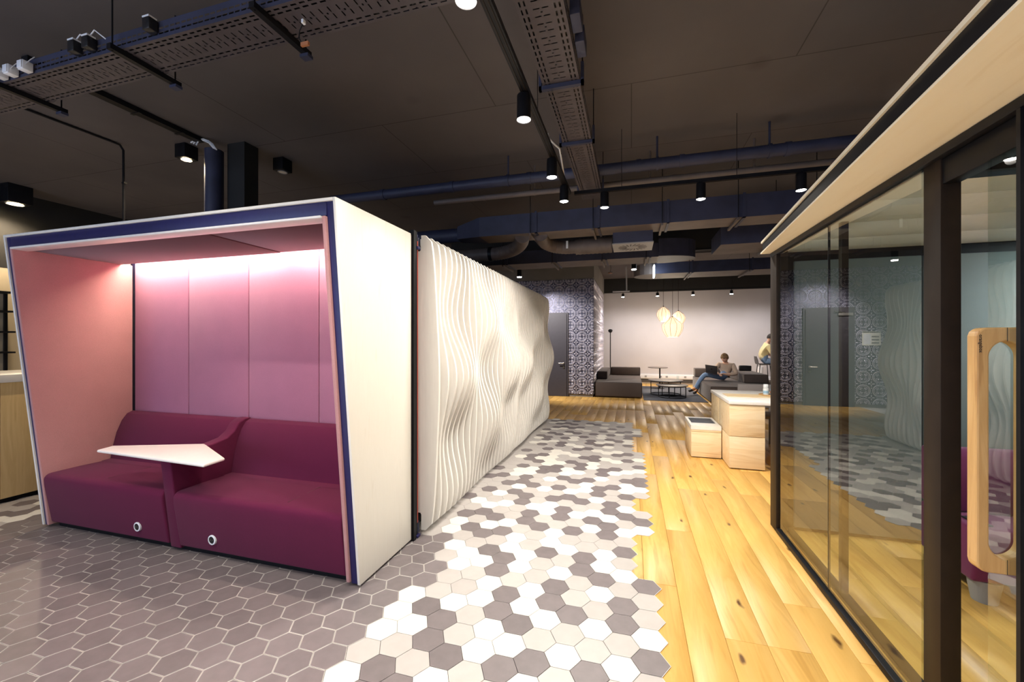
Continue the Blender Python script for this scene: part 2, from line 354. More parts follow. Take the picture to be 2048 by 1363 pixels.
pale_px = (crop(A('1430,985 1170,1240 655,1140 950,895 500,810 985,575 315,690 370,545 1200,415 1010,335 1030,225 630,390 270,330 185,1030 320,235 690,175 545,110 240,65 190,150 580,25 900,10 1210,35 1390,20 30,590 50,880 300,1340'), 980, 1060, 4.497)
  + crop(A('830,580 700,730 560,900 835,855 1205,655 1445,615 1430,1095 1500,895 1255,300 1460,275 1335,200 1220,120 1525,475 1180,10 190,1280 990,1310'), 640, 1060, 4.497)
  + crop(A('690,745 580,860 1090,810 1340,775 620,1085 800,1185 670,1320 990,1290 1450,975 1370,1110 1570,1215 955,465 1100,535 1330,510 1240,370 1500,280 1690,560 1500,50 1470,100 1650,90'), 820, 930, 6.815)
  + crop(A('120,40 70,85 570,90 750,95 925,20 1230,110 1400,100 1560,75 360,185 1050,185 850,270 830,345 280,325 640,355 1380,285 1380,350 1590,340 990,480 130,550 360,540 310,630 700,680 940,650 1160,740 1385,610 900,870 400,930 350,1050 570,1150 1370,930 1610,900 1090,1210 60,1230'), 1050, 930, 6.814)
  + crop(A('1840,612 1860,750 1700,395 1700,425 1820,275 1820,300 1820,360 1360,415 1490,405 1480,480 1330,520 1420,520 1590,510 1700,570 1430,600 1580,630 1290,650 1280,700 1150,610 1060,545 910,550 820,525 840,490 980,440 1100,440 1030,370 1040,330 960,300 1200,265 1100,240 1400,225 1610,170 1450,175 1340,135 1440,130 1230,190 810,105 850,145 760,160 890,230 800,235 660,270 1380,325 1370,355 1510,265 1620,310 800,370 600,350 650,405 540,405 650,575 760,585 800,610 740,650 890,640 530,720 380,720 1000,720 960,770 1080,780 400,590'), 980, 820, 6.206))
DARK = set(dark_px); PALE = set(pale_px)
COL0 = set(list(range(-6, 5)) + [9, 10, 11] + list(range(14, 21)) + [21, 22, 23, 24, 31, 32, 33, 34])
hexes = []     # (c, r, colour)
rt = random.Random(11)
for c in range(-42, 1):
    for k in range(-9, 39):
        r = k + (.5 if c % 2 else 0)
        X, Y = hc(c, r)
        if Y < .75 or Y > 7.80 or X < -5.75: continue
        if c == 0 and r not in COL0: continue
        if X < -1.72 and Y > 2.42 and not (X < -4.40): continue     # under the pods
        if X < -4.40 and Y > 3.6: continue
        # plain dark field in front of the booth
        if (c, r) in DARK: col = 0
        elif (c, r) in PALE: col = 1
        elif -36.0 + (-.25) * (r + 2) < c and (c <= -11 or (c == -10 and r in (2, 3))) and r < 6: col = 3
        elif c < -30 or r < -3.4: col = rt.choice([0, 0, 1, 1, 2, 2])
        else: col = 2
        p = Vector((X, Y, 0)); z = depth(p)
        hexes.append((abs(z), c, r, col))
hexes.sort()
hmats = ['tile_dark', 'tile_pale', 'tile_blush', 'tile_dark']
def hex_pts(R, z): return [(R * math.cos(PI / 3 * i), R * math.sin(PI / 3 * i), z) for i in range(6)]
def hex_mesh(mat, gap):
    m = MB(); lo = hex_pts(HS - gap, -.010); hi = hex_pts(HS - gap, .0032); tp = hex_pts(HS - gap - .0012, .004)
    m.add(lo + hi + tp, [tuple(range(12, 18))] + [(i, (i + 1) % 6, 6 + (i + 1) % 6, 6 + i) for i in range(6)] + [(6 + i, 6 + (i + 1) % 6, 12 + (i + 1) % 6, 12 + i) for i in range(6)])
    return m
hm = [hex_mesh(q, .0011 if i < 3 else .0036).mesh('hexagonal_tile', q) for i, q in enumerate(hmats)]
def in_view(X, Y):
    z = depth((X, Y)); u = 1024 + FPX * (CS * X + SN * Y) / z if z > .2 else 9999
    v = CY + FPX * EYE / z if z > .2 else 9999
    return -60 < u < 2100 and v < 1420
near = [h for h in hexes if in_view(*hc(h[1], h[2]))][:300]; nset = set((h[1], h[2]) for h in near)
rest = MB(); grout = MB()
for z, c, r, col in hexes:
    X, Y = hc(c, r)
    if (c, r) in nset: inst('hexagonal_tile', hm[col], (X, Y, 0), floor)
    else:
        q = hex_mesh(None, .0011 if col < 3 else .0036); rest.add([(a + X, b + Y, d) for a, b, d in q.v], q.f, [0, 1, 2, 0][col])
    grout.add([(a + X, b + Y, d) for a, b, d in hex_pts(HS + .0015, .0032)], [(0, 1, 2, 3, 4, 5)])
tag(rest.build('far_hexagonal_tiles', ['tile_dark', 'tile_pale', 'tile_blush'], floor), kind='stuff')
grout.build('grout', 'grout', floor)

# ---- ceiling and walls
ZC = 3.75
ceiling_mat('concrete_ceiling')
struct(box('ceiling', (-11, -6, ZC), (7, 16, ZC + .15), 'concrete_ceiling'))
FY = 15.4
wf = struct(box('wall_far', (-1.0, FY, 0), (7, FY + .15, 3.24), 'grey_wall'))
box('upper_band', (-1.0, FY - .06, 3.235), (7, FY + .15, ZC), 'black_wall', wf)
struct(box('baseboard_far', (-1.0, FY - .03, .05), (7, FY, .15), 'skirting_dark'))
# surface trunking with sockets
tk = tag(box('cable_trunking', (.10, FY - .05, .17), (6.5, FY, .33), 'white_plastic', bevel=.006), 'white cable trunking along the bottom of the grey lounge wall', 'trunking')
for k, X in enumerate((.45, .95, 1.15, 1.75)):
    box('socket', (X, FY - .058, .22), (X + .07, FY - .05, .28), 'grey_plastic', tk)
struct(box('wall_right', (6.5, -6, 0), (6.65, FY, ZC), 'grey_wall'))
wl = struct(box('wall_left', (-9.15, -6, 0), (-9.0, 11.2, 2.60), 'beige_wall'))
box('upper_band', (-9.15, -6, 2.6005), (-8.995, 11.2, ZC), 'black_wall', wl)
# tile-clad block left of the lounge
TX, TY, TS, TZ = -.97, 11.20, .3105, 3.17
wt = struct(box('wall_tiled', (-8.9, TY, 0), (TX - .02, FY + .15, ZC), 'soffit_grey'))
box('upper_band', (-8.9, TY - .035, TZ + .02), (TX + .012, FY, ZC), 'soffit_grey', wt)
def ring(m, cx, cy, r, hw, a0, a1, n, h):
    """raised rounded bead along an arc, flat back on y=0, clipped to the tile square"""
    for i in range(n):
        q0, q1 = a0 + (a1 - a0) * i / n, a0 + (a1 - a0) * (i + 1) / n
        pts = []
        for q in (q0, q1):
            for rr, d in ((r - hw, 0), (r, h), (r + hw, 0)): pts.append((cx + rr * math.cos(q), -d, cy + rr * math.sin(q)))
        m.add(pts, [(0, 1, 4, 3), (1, 2, 5, 4)], 1)
def blob(m, cx, cy, lx, ly, ang, h, n=6):
    pts = [(cx + lx * math.cos(2 * PI * k / n) * math.cos(ang) - ly * math.sin(2 * PI * k / n) * math.sin(ang), 0, cy + lx * math.cos(2 * PI * k / n) * math.sin(ang) + ly * math.sin(2 * PI * k / n) * math.cos(ang)) for k in range(n)]
    m.add(pts + [(cx, -h, cy)], [(k, (k + 1) % n, n) for k in range(n)], 1)
def pressed_tile():
    m = MB(); s = TS / 2 - .002
    m.add([(-s, .02, -s), (s, .02, -s), (s, .02, s), (-s, .02, s), (-s, 0, -s), (s, 0, -s), (s, 0, s), (-s, 0, s)],
          [(4, 5, 6, 7), (0, 1, 5, 4), (1, 2, 6, 5), (2, 3, 7, 6), (3, 0, 4, 7)])
    for k, (cx, cy) in enumerate(((-s, -s), (s, -s), (s, s), (-s, s))):
        a0 = k * PI / 2
        ring(m, cx, cy, .128, .011, a0, a0 + PI / 2, 7, .012)
        ring(m, cx, cy, .100, .006, a0, a0 + PI / 2, 6, .007)
        for da, rr in ((.26, .055), (.5, .07), (.74, .055)):
            q = a0 + da * PI / 2
            q = a0 + (PI / 2) * da
            blob(m, cx + rr * math.cos(q), cy + rr * math.sin(q), .026, .011, q, .010)
    for k in range(4): blob(m, .038 * math.cos(k * PI / 2), .038 * math.sin(k * PI / 2), .030, .014, k * PI / 2, .012)
    for k in range(4): blob(m, .10 * math.cos(k * PI / 2), .10 * math.sin(k * PI / 2), .016, .010, k * PI / 2, .008)
    return m.mesh('wall_tile', ['tin_recess_shade', 'tin_highlight'])
ptile = pressed_tile()
DX0, DX1, DZ = -2.62, -1.675, 2.23
for j in range(10):
    zc = TZ - TS * (j + .5)
    if zc < 0.02: zc = .02 + TS / 2 if False else zc
    for i in range(11):
        xc = TX - TS * (i + .5)
        if DX0 + .05 < xc - TS / 2 and xc + TS / 2 < DX1 - .01 and zc + TS / 2 < DZ: continue
        inst('wall_tile', ptile, (xc, TY - .02, max(zc, TS / 2 + .003)), wt)
    for i in range(13):
        yc = TY + TS * (i + .5)
        if yc + TS / 2 > FY: continue
        o = inst('wall_tile', ptile, (TX, yc, max(zc, TS / 2 + .003)), wt, rz=PI / 2)
# door in the tiled wall
dr = bpy.data.objects.new('door_1', None); COL.objects.link(dr); dr.location = (-2.15, TY, 0); struct(dr)
box('door_frame', (DX0 - .04, TY - .055, 0), (DX1 + .03, TY - .02, DZ + .04), 'door_grey', dr)
lf = box('door_leaf', (DX0, TY - .075, .008), (DX1 - .012, TY - .056, DZ), 'door_grey', dr)
hd = MB(); hx = DX1 - .11
hd.lathe([(.028, 0), (.028, .012)], (hx + .02, TY - .09, .90), 14, axis='Y')
hd.tube([(hx + .02, TY - .09, .90), (hx + .02, TY - .135, .90), (hx - .11, TY - .135, .90)], .011, 8)
hd.lathe([(.028, 0), (.028, .012)], (hx + .02, TY - .09, .79), 14, axis='Y')
hd.build('door_handle', 'steel', lf, smooth=True)
MB().box((-2.60, TY - .12, 2.08), (-2.32, TY - .076, 2.14)).tube([(-2.45, TY - .10, 2.15), (-2.25, TY - .13, 2.17), (-2.27, TY - .08, 2.2)], .010, 6).build('door_closer', 'steel', lf)
ps = thing('paper_notice', (-2.93, TY - .05, 1.5), 'printed white paper notice pinned on the tiled wall beside the grey door', 'notice')
box('sheet', (-3.15, TY - .045, 1.40), (-2.80, TY - .041, 1.72), 'paper', ps)
box('printed_heading', (-3.14, TY - .047, 1.69), (-2.81, TY - .045, 1.71), 'black_plastic', ps)
for k in range(3): box('printed_line', (-3.12, TY - .0465, 1.44 + .07 * k), (-2.98, TY - .045, 1.475 + .07 * k), 'soffit_grey', ps)
box('photo_print', (-2.96, TY - .0465, 1.43), (-2.83, TY - .045, 1.66), 'white_plastic', ps)
# square column and round pipe behind the booth
struct(box('wall_column', (-4.44, 3.62, 0), (-4.19, 3.80, ZC), 'black_wall'))
pc = thing('riser_pipe', (-4.535, 3.54, 0), 'round dark blue vertical pipe beside the square black column', 'pipe')
MB().lathe([(.092, 0), (.092, ZC - .10)], (-4.535, 3.54, 0), 24).build('pipe_shaft', 'service_blue', pc, smooth=True)
MB().lathe([(.097, 1.0), (.097, 1.04)], (-4.535, 3.54, 0), 24).build('pipe_collar', 'black_metal', pc, smooth=True)

# ================================================================== THE PINK BOOTH
XR, XL, YB, ZT = -1.575, -4.56, 2.735, 2.30          # outer faces
YF0, YF1 = 2.135, 1.917                              # front edge at the floor and at the roof: the front leans forward
def yf(z): return YF0 + (YF1 - YF0) * (z - .02) / (ZT - .02)
B = thing('seating_booth', (-3.07, 2.4, 0), 'white-shelled seating booth lined in pink felt with burgundy bench seats', 'booth')
def side(name, x0, x1, z0, z1, inset, yb, mat, bev=.003):
    poly = [(x0, yf(z0) + inset, z0), (x0, yb, z0), (x0, yb, z1), (x0, yf(z1) + inset, z1)]
    return MB().prism(poly, (x1 - x0, 0, 0)).build(name, mat, B, bevel=bev)
sp_r = side('side_panel', XR - .018, XR, .022, ZT, 0, YB, 'limed_ash')
box('edge_strip', (XR - .02, YB, .022), (XR - .001, YB + .008, ZT - .01), 'service_grey', sp_r)
side('side_panel', XL, XL + .018, .022, ZT, 0, YB, 'limed_ash')
MB().prism([(XL + .018, YF1, ZT - .018), (XL + .018, YB, ZT - .018), (XL + .018, YB, ZT), (XL + .018, YF1, ZT)], (XR - XL - .036, 0, 0)).build('roof_panel', 'limed_ash', B, bevel=.003)
box('back_panel', (XL + .02, YB + .005, .02), (XR - .02, YB + .012, ZT - .02), 'navy', B)
# navy reveal between shell and lining
NI = .05
side('front_frame', XR - .018 - NI, XR - .0185, .022, ZT - .019, .010, YF0 + .25, 'navy', .001)
side('front_frame', XL + .0185, XL + .018 + NI, .022, ZT - .019, .010, YF0 + .25, 'navy', .001)
MB().prism([(XL + .068, YF1 + .012, ZT - .095), (XL + .068, YF1 + .3, ZT - .095), (XL + .068, YF1 + .3, ZT - .019), (XL + .068, YF1 + .010, ZT - .019)], (XR - XL - .136, 0, 0)).build('front_frame', 'navy', B, bevel=.001)
# felt lining
IR, IL, ZI = XR - .068, XL + .068, ZT - .098
side('side_lining', IR - .026, IR - .0005, .03, ZI, -.006, YB - .03, 'pink_felt', .006)
side('side_lining', IL + .0005, IL + .026, .03, ZI, -.006, YB - .03, 'pink_felt', .006)
MB().prism([(IL + .027, YF1 - .004, ZI - .014), (IL + .027, YF1 + .095, ZI - .014), (IL + .027, YF1 + .095, ZI), (IL + .027, YF1 - .006, ZI)], (IR - IL - .054, 0, 0)).build('front_lip', 'white_laminate', B, bevel=.003)
XS = -2.66
box('ceiling_lining', (IL + .028, YF1 + .097, ZI - .006), (XS - .004, YB - .115, ZI + .02), 'ceiling_burgundy', B, bevel=.004)
box('ceiling_lining', (XS + .004, YF1 + .097, ZI - .002), (IR - .028, YB - .115, ZI + .02), 'ceiling_burgundy', B, bevel=.004)
box('ceiling_cove', (IL + .028, YB - .03, ZI + .05), (IR - .028, YB - .115, ZI + .06), 'white_laminate', B)
sx = [IL + .03, -3.782, -3.099, -2.386, IR - .03]
for a, b in zip(sx[:-1], sx[1:]): box('back_lining', (a + .003, YB - .018, .3), (b - .003, YB + .004, ZI + .05), 'mauve_felt', B, bevel=.007)
for a, b in ((IL + .05, XS - .03), (XS + .03, IR - .05)):
    box('light_strip', (a, YB - .105, ZI + .028), (b, YB - .06, ZI + .042), 'led_warm', B, label='warm glowing light strip')
    box('light_strip_housing', (a, YB - .106, ZI + .0425), (b, YB - .05, ZI + .0495), 'black_metal', B)
# bench: two seats, curved backs, arm between
def bench_profile(back): 
    if back: return [(2.46, .452), (2.53, .455), (2.545, .55), (2.575, .68), (2.615, .78), (2.655, .835), (2.70, .855), (2.712, .84), (2.712, .452)]
    pts = [(2.140, .055), (2.095, .36)] + [(2.137 + .045 * math.cos(a), .405 + .045 * math.sin(a)) for a in [PI * (1 - i / 8) for i in range(0, 5)]]
    return pts + [(2.30, .453), (2.50, .45), (2.712, .45), (2.712, .055)]
AX0, AX1 = -3.165, -3.065
SH = .012
for a, b, sk in ((IL + .03, AX0 - .002, -3.452), (AX1 + .002, IR - .032, -2.735)):
    st = MB().prism([(a, y, z) for y, z in bench_profile(False)], (b - a, 0, 0)).build('seat', 'burgundy', B, bevel=.014, seg=3)
    MB().prism([(a + .002, y, z) for y, z in bench_profile(True)], (b - a - .004, 0, 0)).build('backrest', 'burgundy', B, bevel=.014, seg=3)
    box('seat_seam', (-2.15 if a > -3.1 else -3.85, 2.17, .4505), (-2.147 if a > -3.1 else -3.847, 2.53, .4525), 'ceiling_burgundy', st)
    sm = MB(); yy = 2.140 - .045 * (.150 - .055) / .305
    sm.lathe([(.0235, -.002), (.0245, -.012), (.033, -.010), (.034, .004)], (sk, yy, .150), 24, axis='Y')
    so = sm.build('power_socket', 'white_plastic', st, smooth=True)
    MB().lathe([(.0, -.009), (.0245, -.009), (.0245, 0)], (sk, yy, .150), 20, axis='Y').build('socket_face', 'black_plastic', so)
    for dx in (-.009, .009): MB().lathe([(.003, -.012), (.003, -.008)], (sk + dx, yy, .150), 8, axis='Y').build('socket_pin', 'steel', so)
arm = [(2.15, .03), (2.078, .675), (2.09, .69), (2.38, .715), (2.50, .735), (2.56, .775), (2.60, .835), (2.66, .862), (2.712, .862), (2.712, .03)]
MB().prism([(AX0, y, z) for y, z in arm], (AX1 - AX0, 0, 0)).build('armrest', 'burgundy', B, bevel=.010, seg=3)
tt = [g(193, 903, .70), g(407, 933, .70), g(450, 919, .70), g(410, 890, .70), g(226, 894, .70)]
tb = MB().prism([(p.x, p.y, .694) for p in tt], (0, 0, .020))
tb.build('table_top', 'white_laminate', B, bevel=.009, seg=3, label='white kite-shaped table top')
for cx_ in (XL + .1, XR - .1):
    box('plinth', (cx_ - .07, 2.22, .0045), (cx_ + .07, 2.70, .03), 'black_metal', B)
box('plinth', (XL + .1, 2.19, .0045), (XR - .1, 2.30, .055), 'black_metal', B)

# ================================================================== SLATTED MEETING POD BEHIND THE BOOTH
P0, P1 = 2.90, 7.62
M = thing('meeting_pod', (-3.05, 5.2, 0), 'long meeting pod clad in wavy white vertical slats behind the pink booth', 'pod')
box('pod_body', (-3.9, 2.86, .045), (-1.665, P1 - .03, 2.24), 'black_metal', M)
box('pod_base', (-3.85, 2.80, .0045), (-1.68, P1 - .05, .045), 'black_metal', M)
for x0, x1, y0, y1, mt, nm in ((-1.605, -1.560, 2.750, 2.785, 'black_metal', 'corner_profile'), (-1.640, -1.585, 2.785, 2.805, 'bronze_black', 'corner_profile'),
                               (-1.615, -1.570, 2.806, 2.818, 'black_metal', 'corner_profile'), (-1.640, -1.595, 2.818, 2.838, 'black_metal', 'corner_profile'), (-1.628, -1.585, 2.840, 2.858, 'red_seal', 'seal_strip')):
    box(nm, (x0, y0, .10 if nm == 'seal_strip' else .0045), (x1, y1, 2.27 if nm == 'seal_strip' else 2.33), mt, M)
for z0, z1 in ((.0045, .13), (2.20, 2.33)):
    bk = MB().box((-1.64, 2.838, z0), (-1.60, 2.885, z1)).box((-1.64, 2.80, z0), (-1.555, 2.845, z0 + .02))
    bk.build('corner_bracket', 'navy', M, bevel=.004)
    MB().lathe([(.013, z0 + .02), (.013, z0 + .10)], (-1.595, 2.868, 0), 10).build('bracket_pin', 'service_blue', M, smooth=True)
def slat_out(y, z):
    L_ = 2.36; yy = (y - P0) % L_
    t_ = min(1, max(0, (z - .02) / 2.30)); w_ = max(0, math.sin(PI * t_)) ** .6
    # a diamond lattice of swells, the same on each of the two panels
    k = .5 + .5 * math.cos(2 * PI * (yy - .40) / 1.66) * math.cos(2 * PI * (z - 1.20) / 1.13)
    return -1.512 + w_ * .158 * k
NS = 46; PIT = (P1 - P0) / NS
for i in range(NS):
    y = P0 + PIT * i; H1 = 2.325; pts = []
    nb = 44; zs = [.024 + (H1 - .024) * k / nb for k in range(nb + 1)]
    inner = -1.645
    if i in (0, 22, 23):
        pts = [(inner, .16), (inner + .058, .155), (inner + .064, .145), (inner + .064, .024)]
    else: pts = [(inner, .10), (inner + .02, .09), (inner + .02, .024)]
    rr = .035
    out = []
    for z in zs:
        x = slat_out(y, z)
        if z < .024 + rr: x -= rr - math.sqrt(max(0, rr * rr - (rr - (z - .024)) ** 2))
        if z > H1 - rr: x -= rr - math.sqrt(max(0, rr * rr - (rr - (H1 - z)) ** 2))
        out.append((x, z))
    pts += out
    if i in (0, 22, 23): pts += [(inner + .064, H1), (inner + .064, H1 - .11), (inner + .052, H1 - .122), (inner, H1 - .122)]
    else: pts += [(inner, H1)]
    MB().prism([(x, y, z) for x, z in pts], (0, .026, 0)).build('slat', 'white_slat', M)
for y in (2.93, 5.28):
    for z in (.10, 2.25): box('slat_rail', (-1.66, y, z - .02), (-1.642, y + 2.3, z + .02), 'black_metal', M)
for z0, z1 in ((.02, .14), (2.21, 2.335)): box('joint_bracket', (-1.60, P0 + 23 * PIT - .055, z0), (-1.545, P0 + 23 * PIT - .018, z1), 'black_metal', M, bevel=.003)

# ================================================================== GLASS POD ON THE RIGHT
G = thing('glass_pod', (2.4, 1.6, 0), 'black-framed glass meeting pod with cream timber canopy and oak door handle', 'pod')
GX, GT = 1.11, 2.215
EY = 3.82
box('corner_post', (GX - .02, EY - .14, .003), (GX + .06, EY, GT - .002), 'bronze_black', G, bevel=.002)
box('door_post', (GX, 1.926, .003), (GX + .062, 2.02, GT - .002), 'bronze_black', G, bevel=.002)
box('sill', (GX - .022, 1.93, .002), (GX + .022, EY - .142, .036), 'black_metal', G, bevel=.003)
box('sill', (GX + .055, 2.022, .002), (GX + .115, EY - .06, .022), 'bronze_black', G, bevel=.002)
box('sill', (GX - .022, -.6, .0006), (GX + .022, 1.02, .036), 'black_metal', G, bevel=.003)
box('head_rail', (GX - .022, -.6, GT - .034), (GX + .022, EY, GT - .001), 'black_metal', G, bevel=.002)
box('transom', (GX + .005, -.6, GT - .13), (GX + .055, 1.925, GT - .036), 'black_metal', G, bevel=.002)
for a, b in ((2.832, EY - .141), (2.022, 2.828)): box('glass_pane', (GX - .005, a, .036), (GX + .005, b, GT - .034), 'pane_glass', G)
box('pane_joint', (GX - .006, 2.8282, .036), (GX + .006, 2.8318, GT - .034), 'black_plastic', G)
box('inner_post', (GX + .075, 2.86, .022), (GX + .11, 2.90, GT), 'bronze_black', G, bevel=.002)
# sliding door, partly open, and its handle
Dr = box('door_pane', (GX - .005, .30, .02), (GX + .005, 1.705, GT - .132), 'pane_glass', G)
box('door_stile', (1.086, 1.562, .002), (1.097, 1.576, GT - .036), 'black_metal', G)
def handle(y0, y1, nm):
    """two D-pulls, one on each face of the pane, that close to a loop standing square to the glass"""
    X0_, X1_, Z0, Z1 = 1.036, 1.188, .780, 1.542      # outer rectangle
    a0, a1, c0, c1, sh, rr = 1.067, 1.150, .826, 1.500, .045, .026
    am, om, zm = (a0 + a1) / 2, (X0_ + X1_) / 2, (c0 + c1) / 2
    def along(path, t):
        ls = [(Vector(p) - Vector(q)).length for p, q in zip(path[:-1], path[1:])]; d = t * sum(ls)
        for (p, q), l in zip(zip(path[:-1], path[1:]), ls):
            if d <= l: return tuple(Vector(p).lerp(Vector(q), d / l))
            d -= l
        return path[-1]
    def quarter(sx, sz):
        qi, qo = [], []; zt, zo = (c1, Z1) if sz > 0 else (c0, Z0); xo, xi = (X1_, a1) if sx > 0 else (X0_, a0)
        oc = [(xo, zt - sz * sh), (xo, zo - sz * rr)] + [(xo - sx * rr + sx * rr * math.cos(a), zo - sz * rr + sz * rr * math.sin(a)) for a in [PI / 2 * k / 5 for k in range(1, 6)]] + [(om, zo)]
        for k in range(11):
            t = k / 10; qi.append((am + (xi - am) * (.85 * math.cos(t * PI / 2) + .15 * (1 - t)), zt - sz * sh + sz * sh * (.8 * math.sin(t * PI / 2) + .2 * t))); qo.append(along(oc, t))
        return qi, qo
    inner, outer = [], []
    for sx, sz, rev in ((1, 1, 0), (-1, 1, 1), (-1, -1, 0), (1, -1, 1)):
        qi, qo = quarter(sx, sz)
        if rev: qi, qo = qi[::-1][1:], qo[::-1][1:]
        inner += qi; outer += qo
    n = len(inner); m = MB()
    V = [(x, y0, z) for x, z in inner] + [(x, y0, z) for x, z in outer] + [(x, y1, z) for x, z in inner] + [(x, y1, z) for x, z in outer]
    F = []
    for i in range(n):
        j = (i + 1) % n
        F += [(i, j, n + j, n + i), (2 * n + i, 3 * n + i, 3 * n + j, 2 * n + j), (i, 2 * n + i, 2 * n + j, j), (n + i, n + j, 3 * n + j, 3 * n + i)]
    m.add(V, F)
    return m.build(nm, 'oak_handle', Dr, bevel=.005, seg=2, label='tall oak loop handle with a long slot')
H = handle(1.640, 1.682, 'door_handle')
H.data.polygons.foreach_set('use_smooth', [False] * len(H.data.polygons))
for z0, z1 in ((1.499, 1.541), (.781, .827)): box('handle_joint', (1.1085, 1.6394, z0), (1.1105, 1.6402, z1), 'black_plastic', H)
def text_mesh(name, body, size, mat, loc, rot, parent):
    cu = bpy.data.curves.new(name, 'FONT'); cu.body = body; cu.size = size; cu.extrude = .0004
    t = bpy.data.objects.new(name + '_tmp', cu); COL.objects.link(t)
    bpy.context.view_layer.update()
    me = bpy.data.meshes.new_from_object(t.evaluated_get(bpy.context.evaluated_depsgraph_get()))
    bpy.data.objects.remove(t); me.materials.append(MATS[mat])
    me.transform(Matrix.Translation(loc) @ rot)
    o = bpy.data.objects.new(name, me); COL.objects.link(o); attach(o, parent); return o
# lettering runs down the near face of the handle
text_mesh('printed_name', 'orangebox', .013, 'black_plastic', (1.0415, 1.6394, 1.520), Matrix(((0, 1, 0, 0), (0, 0, -1, 0), (-1, 0, 0, 0), (0, 0, 0, 1))), H)
# canopy
def lip(y): return 1.02 - .0862 * (3.81 - y)
CYE = 3.835
MB().prism([(lip(CYE), CYE, GT), (GX + .04, CYE, GT), (GX + .04, -1.4, GT), (lip(-1.4), -1.4, GT)], (0, 0, .010)).build('canopy_soffit', 'cream_ply', G)
MB().prism([(lip(CYE) + .012, CYE - .014, GT + .0105), (3.7, CYE - .014, GT + .0105), (3.7, -1.4, GT + .0105), (lip(-1.4) + .012, -1.4, GT + .0105)], (0, 0, .074)).build('canopy_core', 'black_metal', G)
MB().prism([(lip(CYE) + .004, CYE + .004, GT + .085), (3.72, CYE + .004, GT + .085), (3.72, -1.4, GT + .085), (lip(-1.4) + .004, -1.4, GT + .085)], (0, 0, .017)).build('canopy_roof', 'cream_ply', G)
# interior
box('end_wall_frame', (GX + .065, EY - .05, .002), (3.68, EY - .001, GT - .002), 'black_metal', G)
for a, b in ((1.235, 2.05), (2.06, 2.87), (2.88, 3.60)): box('wall_panel', (a, EY - .075, .03), (b, EY - .0505, 2.13), 'teal_felt', G, bevel=.006)
box('back_wall', (3.62, -1.2, .002), (3.68, EY - .08, GT - .002), 'teal_felt', G)
for k in range(11):
    y1 = EY - .08 - .42 * k
    box('ceiling_board', (1.17, y1 - .416, GT - .016), (3.61, y1, GT - .002), 'lining_white', G, bevel=.002, seg=1)
box('ceiling_beam', (1.17, 1.90, GT - .10), (3.61, 1.98, GT - .017), 'black_metal', G)
lx = box('light_panel', (2.95, 3.0, GT - .03), (3.25, 3.45, GT - .017), 'led_cool', G, label='bright cool ceiling light')
sd = thing('pod_bench', (2.6, 3.3, 0), 'plum upholstered bench with round grey feet inside the glass pod', 'bench')
MB().prism([(1.86, y, z) for y, z in [(2.98, .13), (2.93, .40), (2.96, .445), (3.3, .44), (3.42, .44), (3.42, .13)]], (1.6, 0, 0)).build('seat', 'plum', sd, bevel=.02, seg=3)
MB().prism([(1.86, y, z) for y, z in [(3.22, .442), (3.24, .62), (3.29, .77), (3.33, .81), (3.42, .81), (3.42, .442)]], (1.6, 0, 0)).build('backrest', 'plum', sd, bevel=.02, seg=3)
for X in (1.96, 3.3):
    for Y in (3.05, 3.34): MB().lathe([(.055, .0005), (.075, .13)], (X, Y, 0), 20).build('foot', 'grey_plastic', sd, smooth=True)
ph = thing('mobile_phone', (1.93, 3.08, .445), 'black mobile phone lying on the plum bench seat', 'phone')
box('phone_case', (1.90, 3.00, .4455), (1.97, 3.13, .4535), 'black_plastic', ph, bevel=.003); box('phone_screen', (1.904, 3.005, .4535), (1.966, 3.125, .4542), 'laptop_grey', ph)

# ================================================================== LAMPS ON TRACKS
def spot(name, loc, aim, power, col, angle, blend=.35, rad=.035):
    d = bpy.data.lights.new(name, 'SPOT'); d.energy = power; d.color = col; d.spot_size = math.radians(angle); d.spot_blend = blend; d.shadow_soft_size = rad
    o = bpy.data.objects.new(name, d); COL.objects.link(o); o.location = loc
    o.rotation_euler = (Vector(aim) - Vector(loc)).to_track_quat('-Z', 'Y').to_euler(); return o
ZTR = 3.10
WARM = (1, .93, .83)
def track(name, a, b, label, rods):
    t = thing(name, ((a[0] + b[0]) / 2, (a[1] + b[1]) / 2, ZTR), label, 'track')
    dx, dy = (.026, 0) if abs(a[0] - b[0]) < .01 else (0, .02)
    box('rail', (a[0] - dx, a[1] - dy, ZTR), (b[0] + dx, b[1] + dy, ZTR + .035), 'black_metal', t)
    for s_ in (-1, 1):
        box('conductor_lip', (a[0] + s_ * dx * .45 - dx * .12, a[1] + s_ * dy * .45 - dy * .12, ZTR - .003), (b[0] + s_ * dx * .45 + dx * .12, b[1] + s_ * dy * .45 + dy * .12, ZTR), 'bronze_black', t)
    for p in rods:
        MB().tube([(p[0], p[1], ZTR + .03), (p[0], p[1], ZC)], .003, 6).build('suspension_wire', 'black_metal', t)
    return t
track('lighting_track', (-.66, -4.2), (-.66, 4.50), 'black lighting track running along the corridor ceiling towards the lounge', [(-.66, 2.95), (-.66, .8)])
track('lighting_track', (-.60, 4.53), (3.2, 4.53), 'black lighting track crossing the ceiling above the cream canopy end', [(-.1, 4.53), (1.0, 4.53), (2.4, 4.53)])
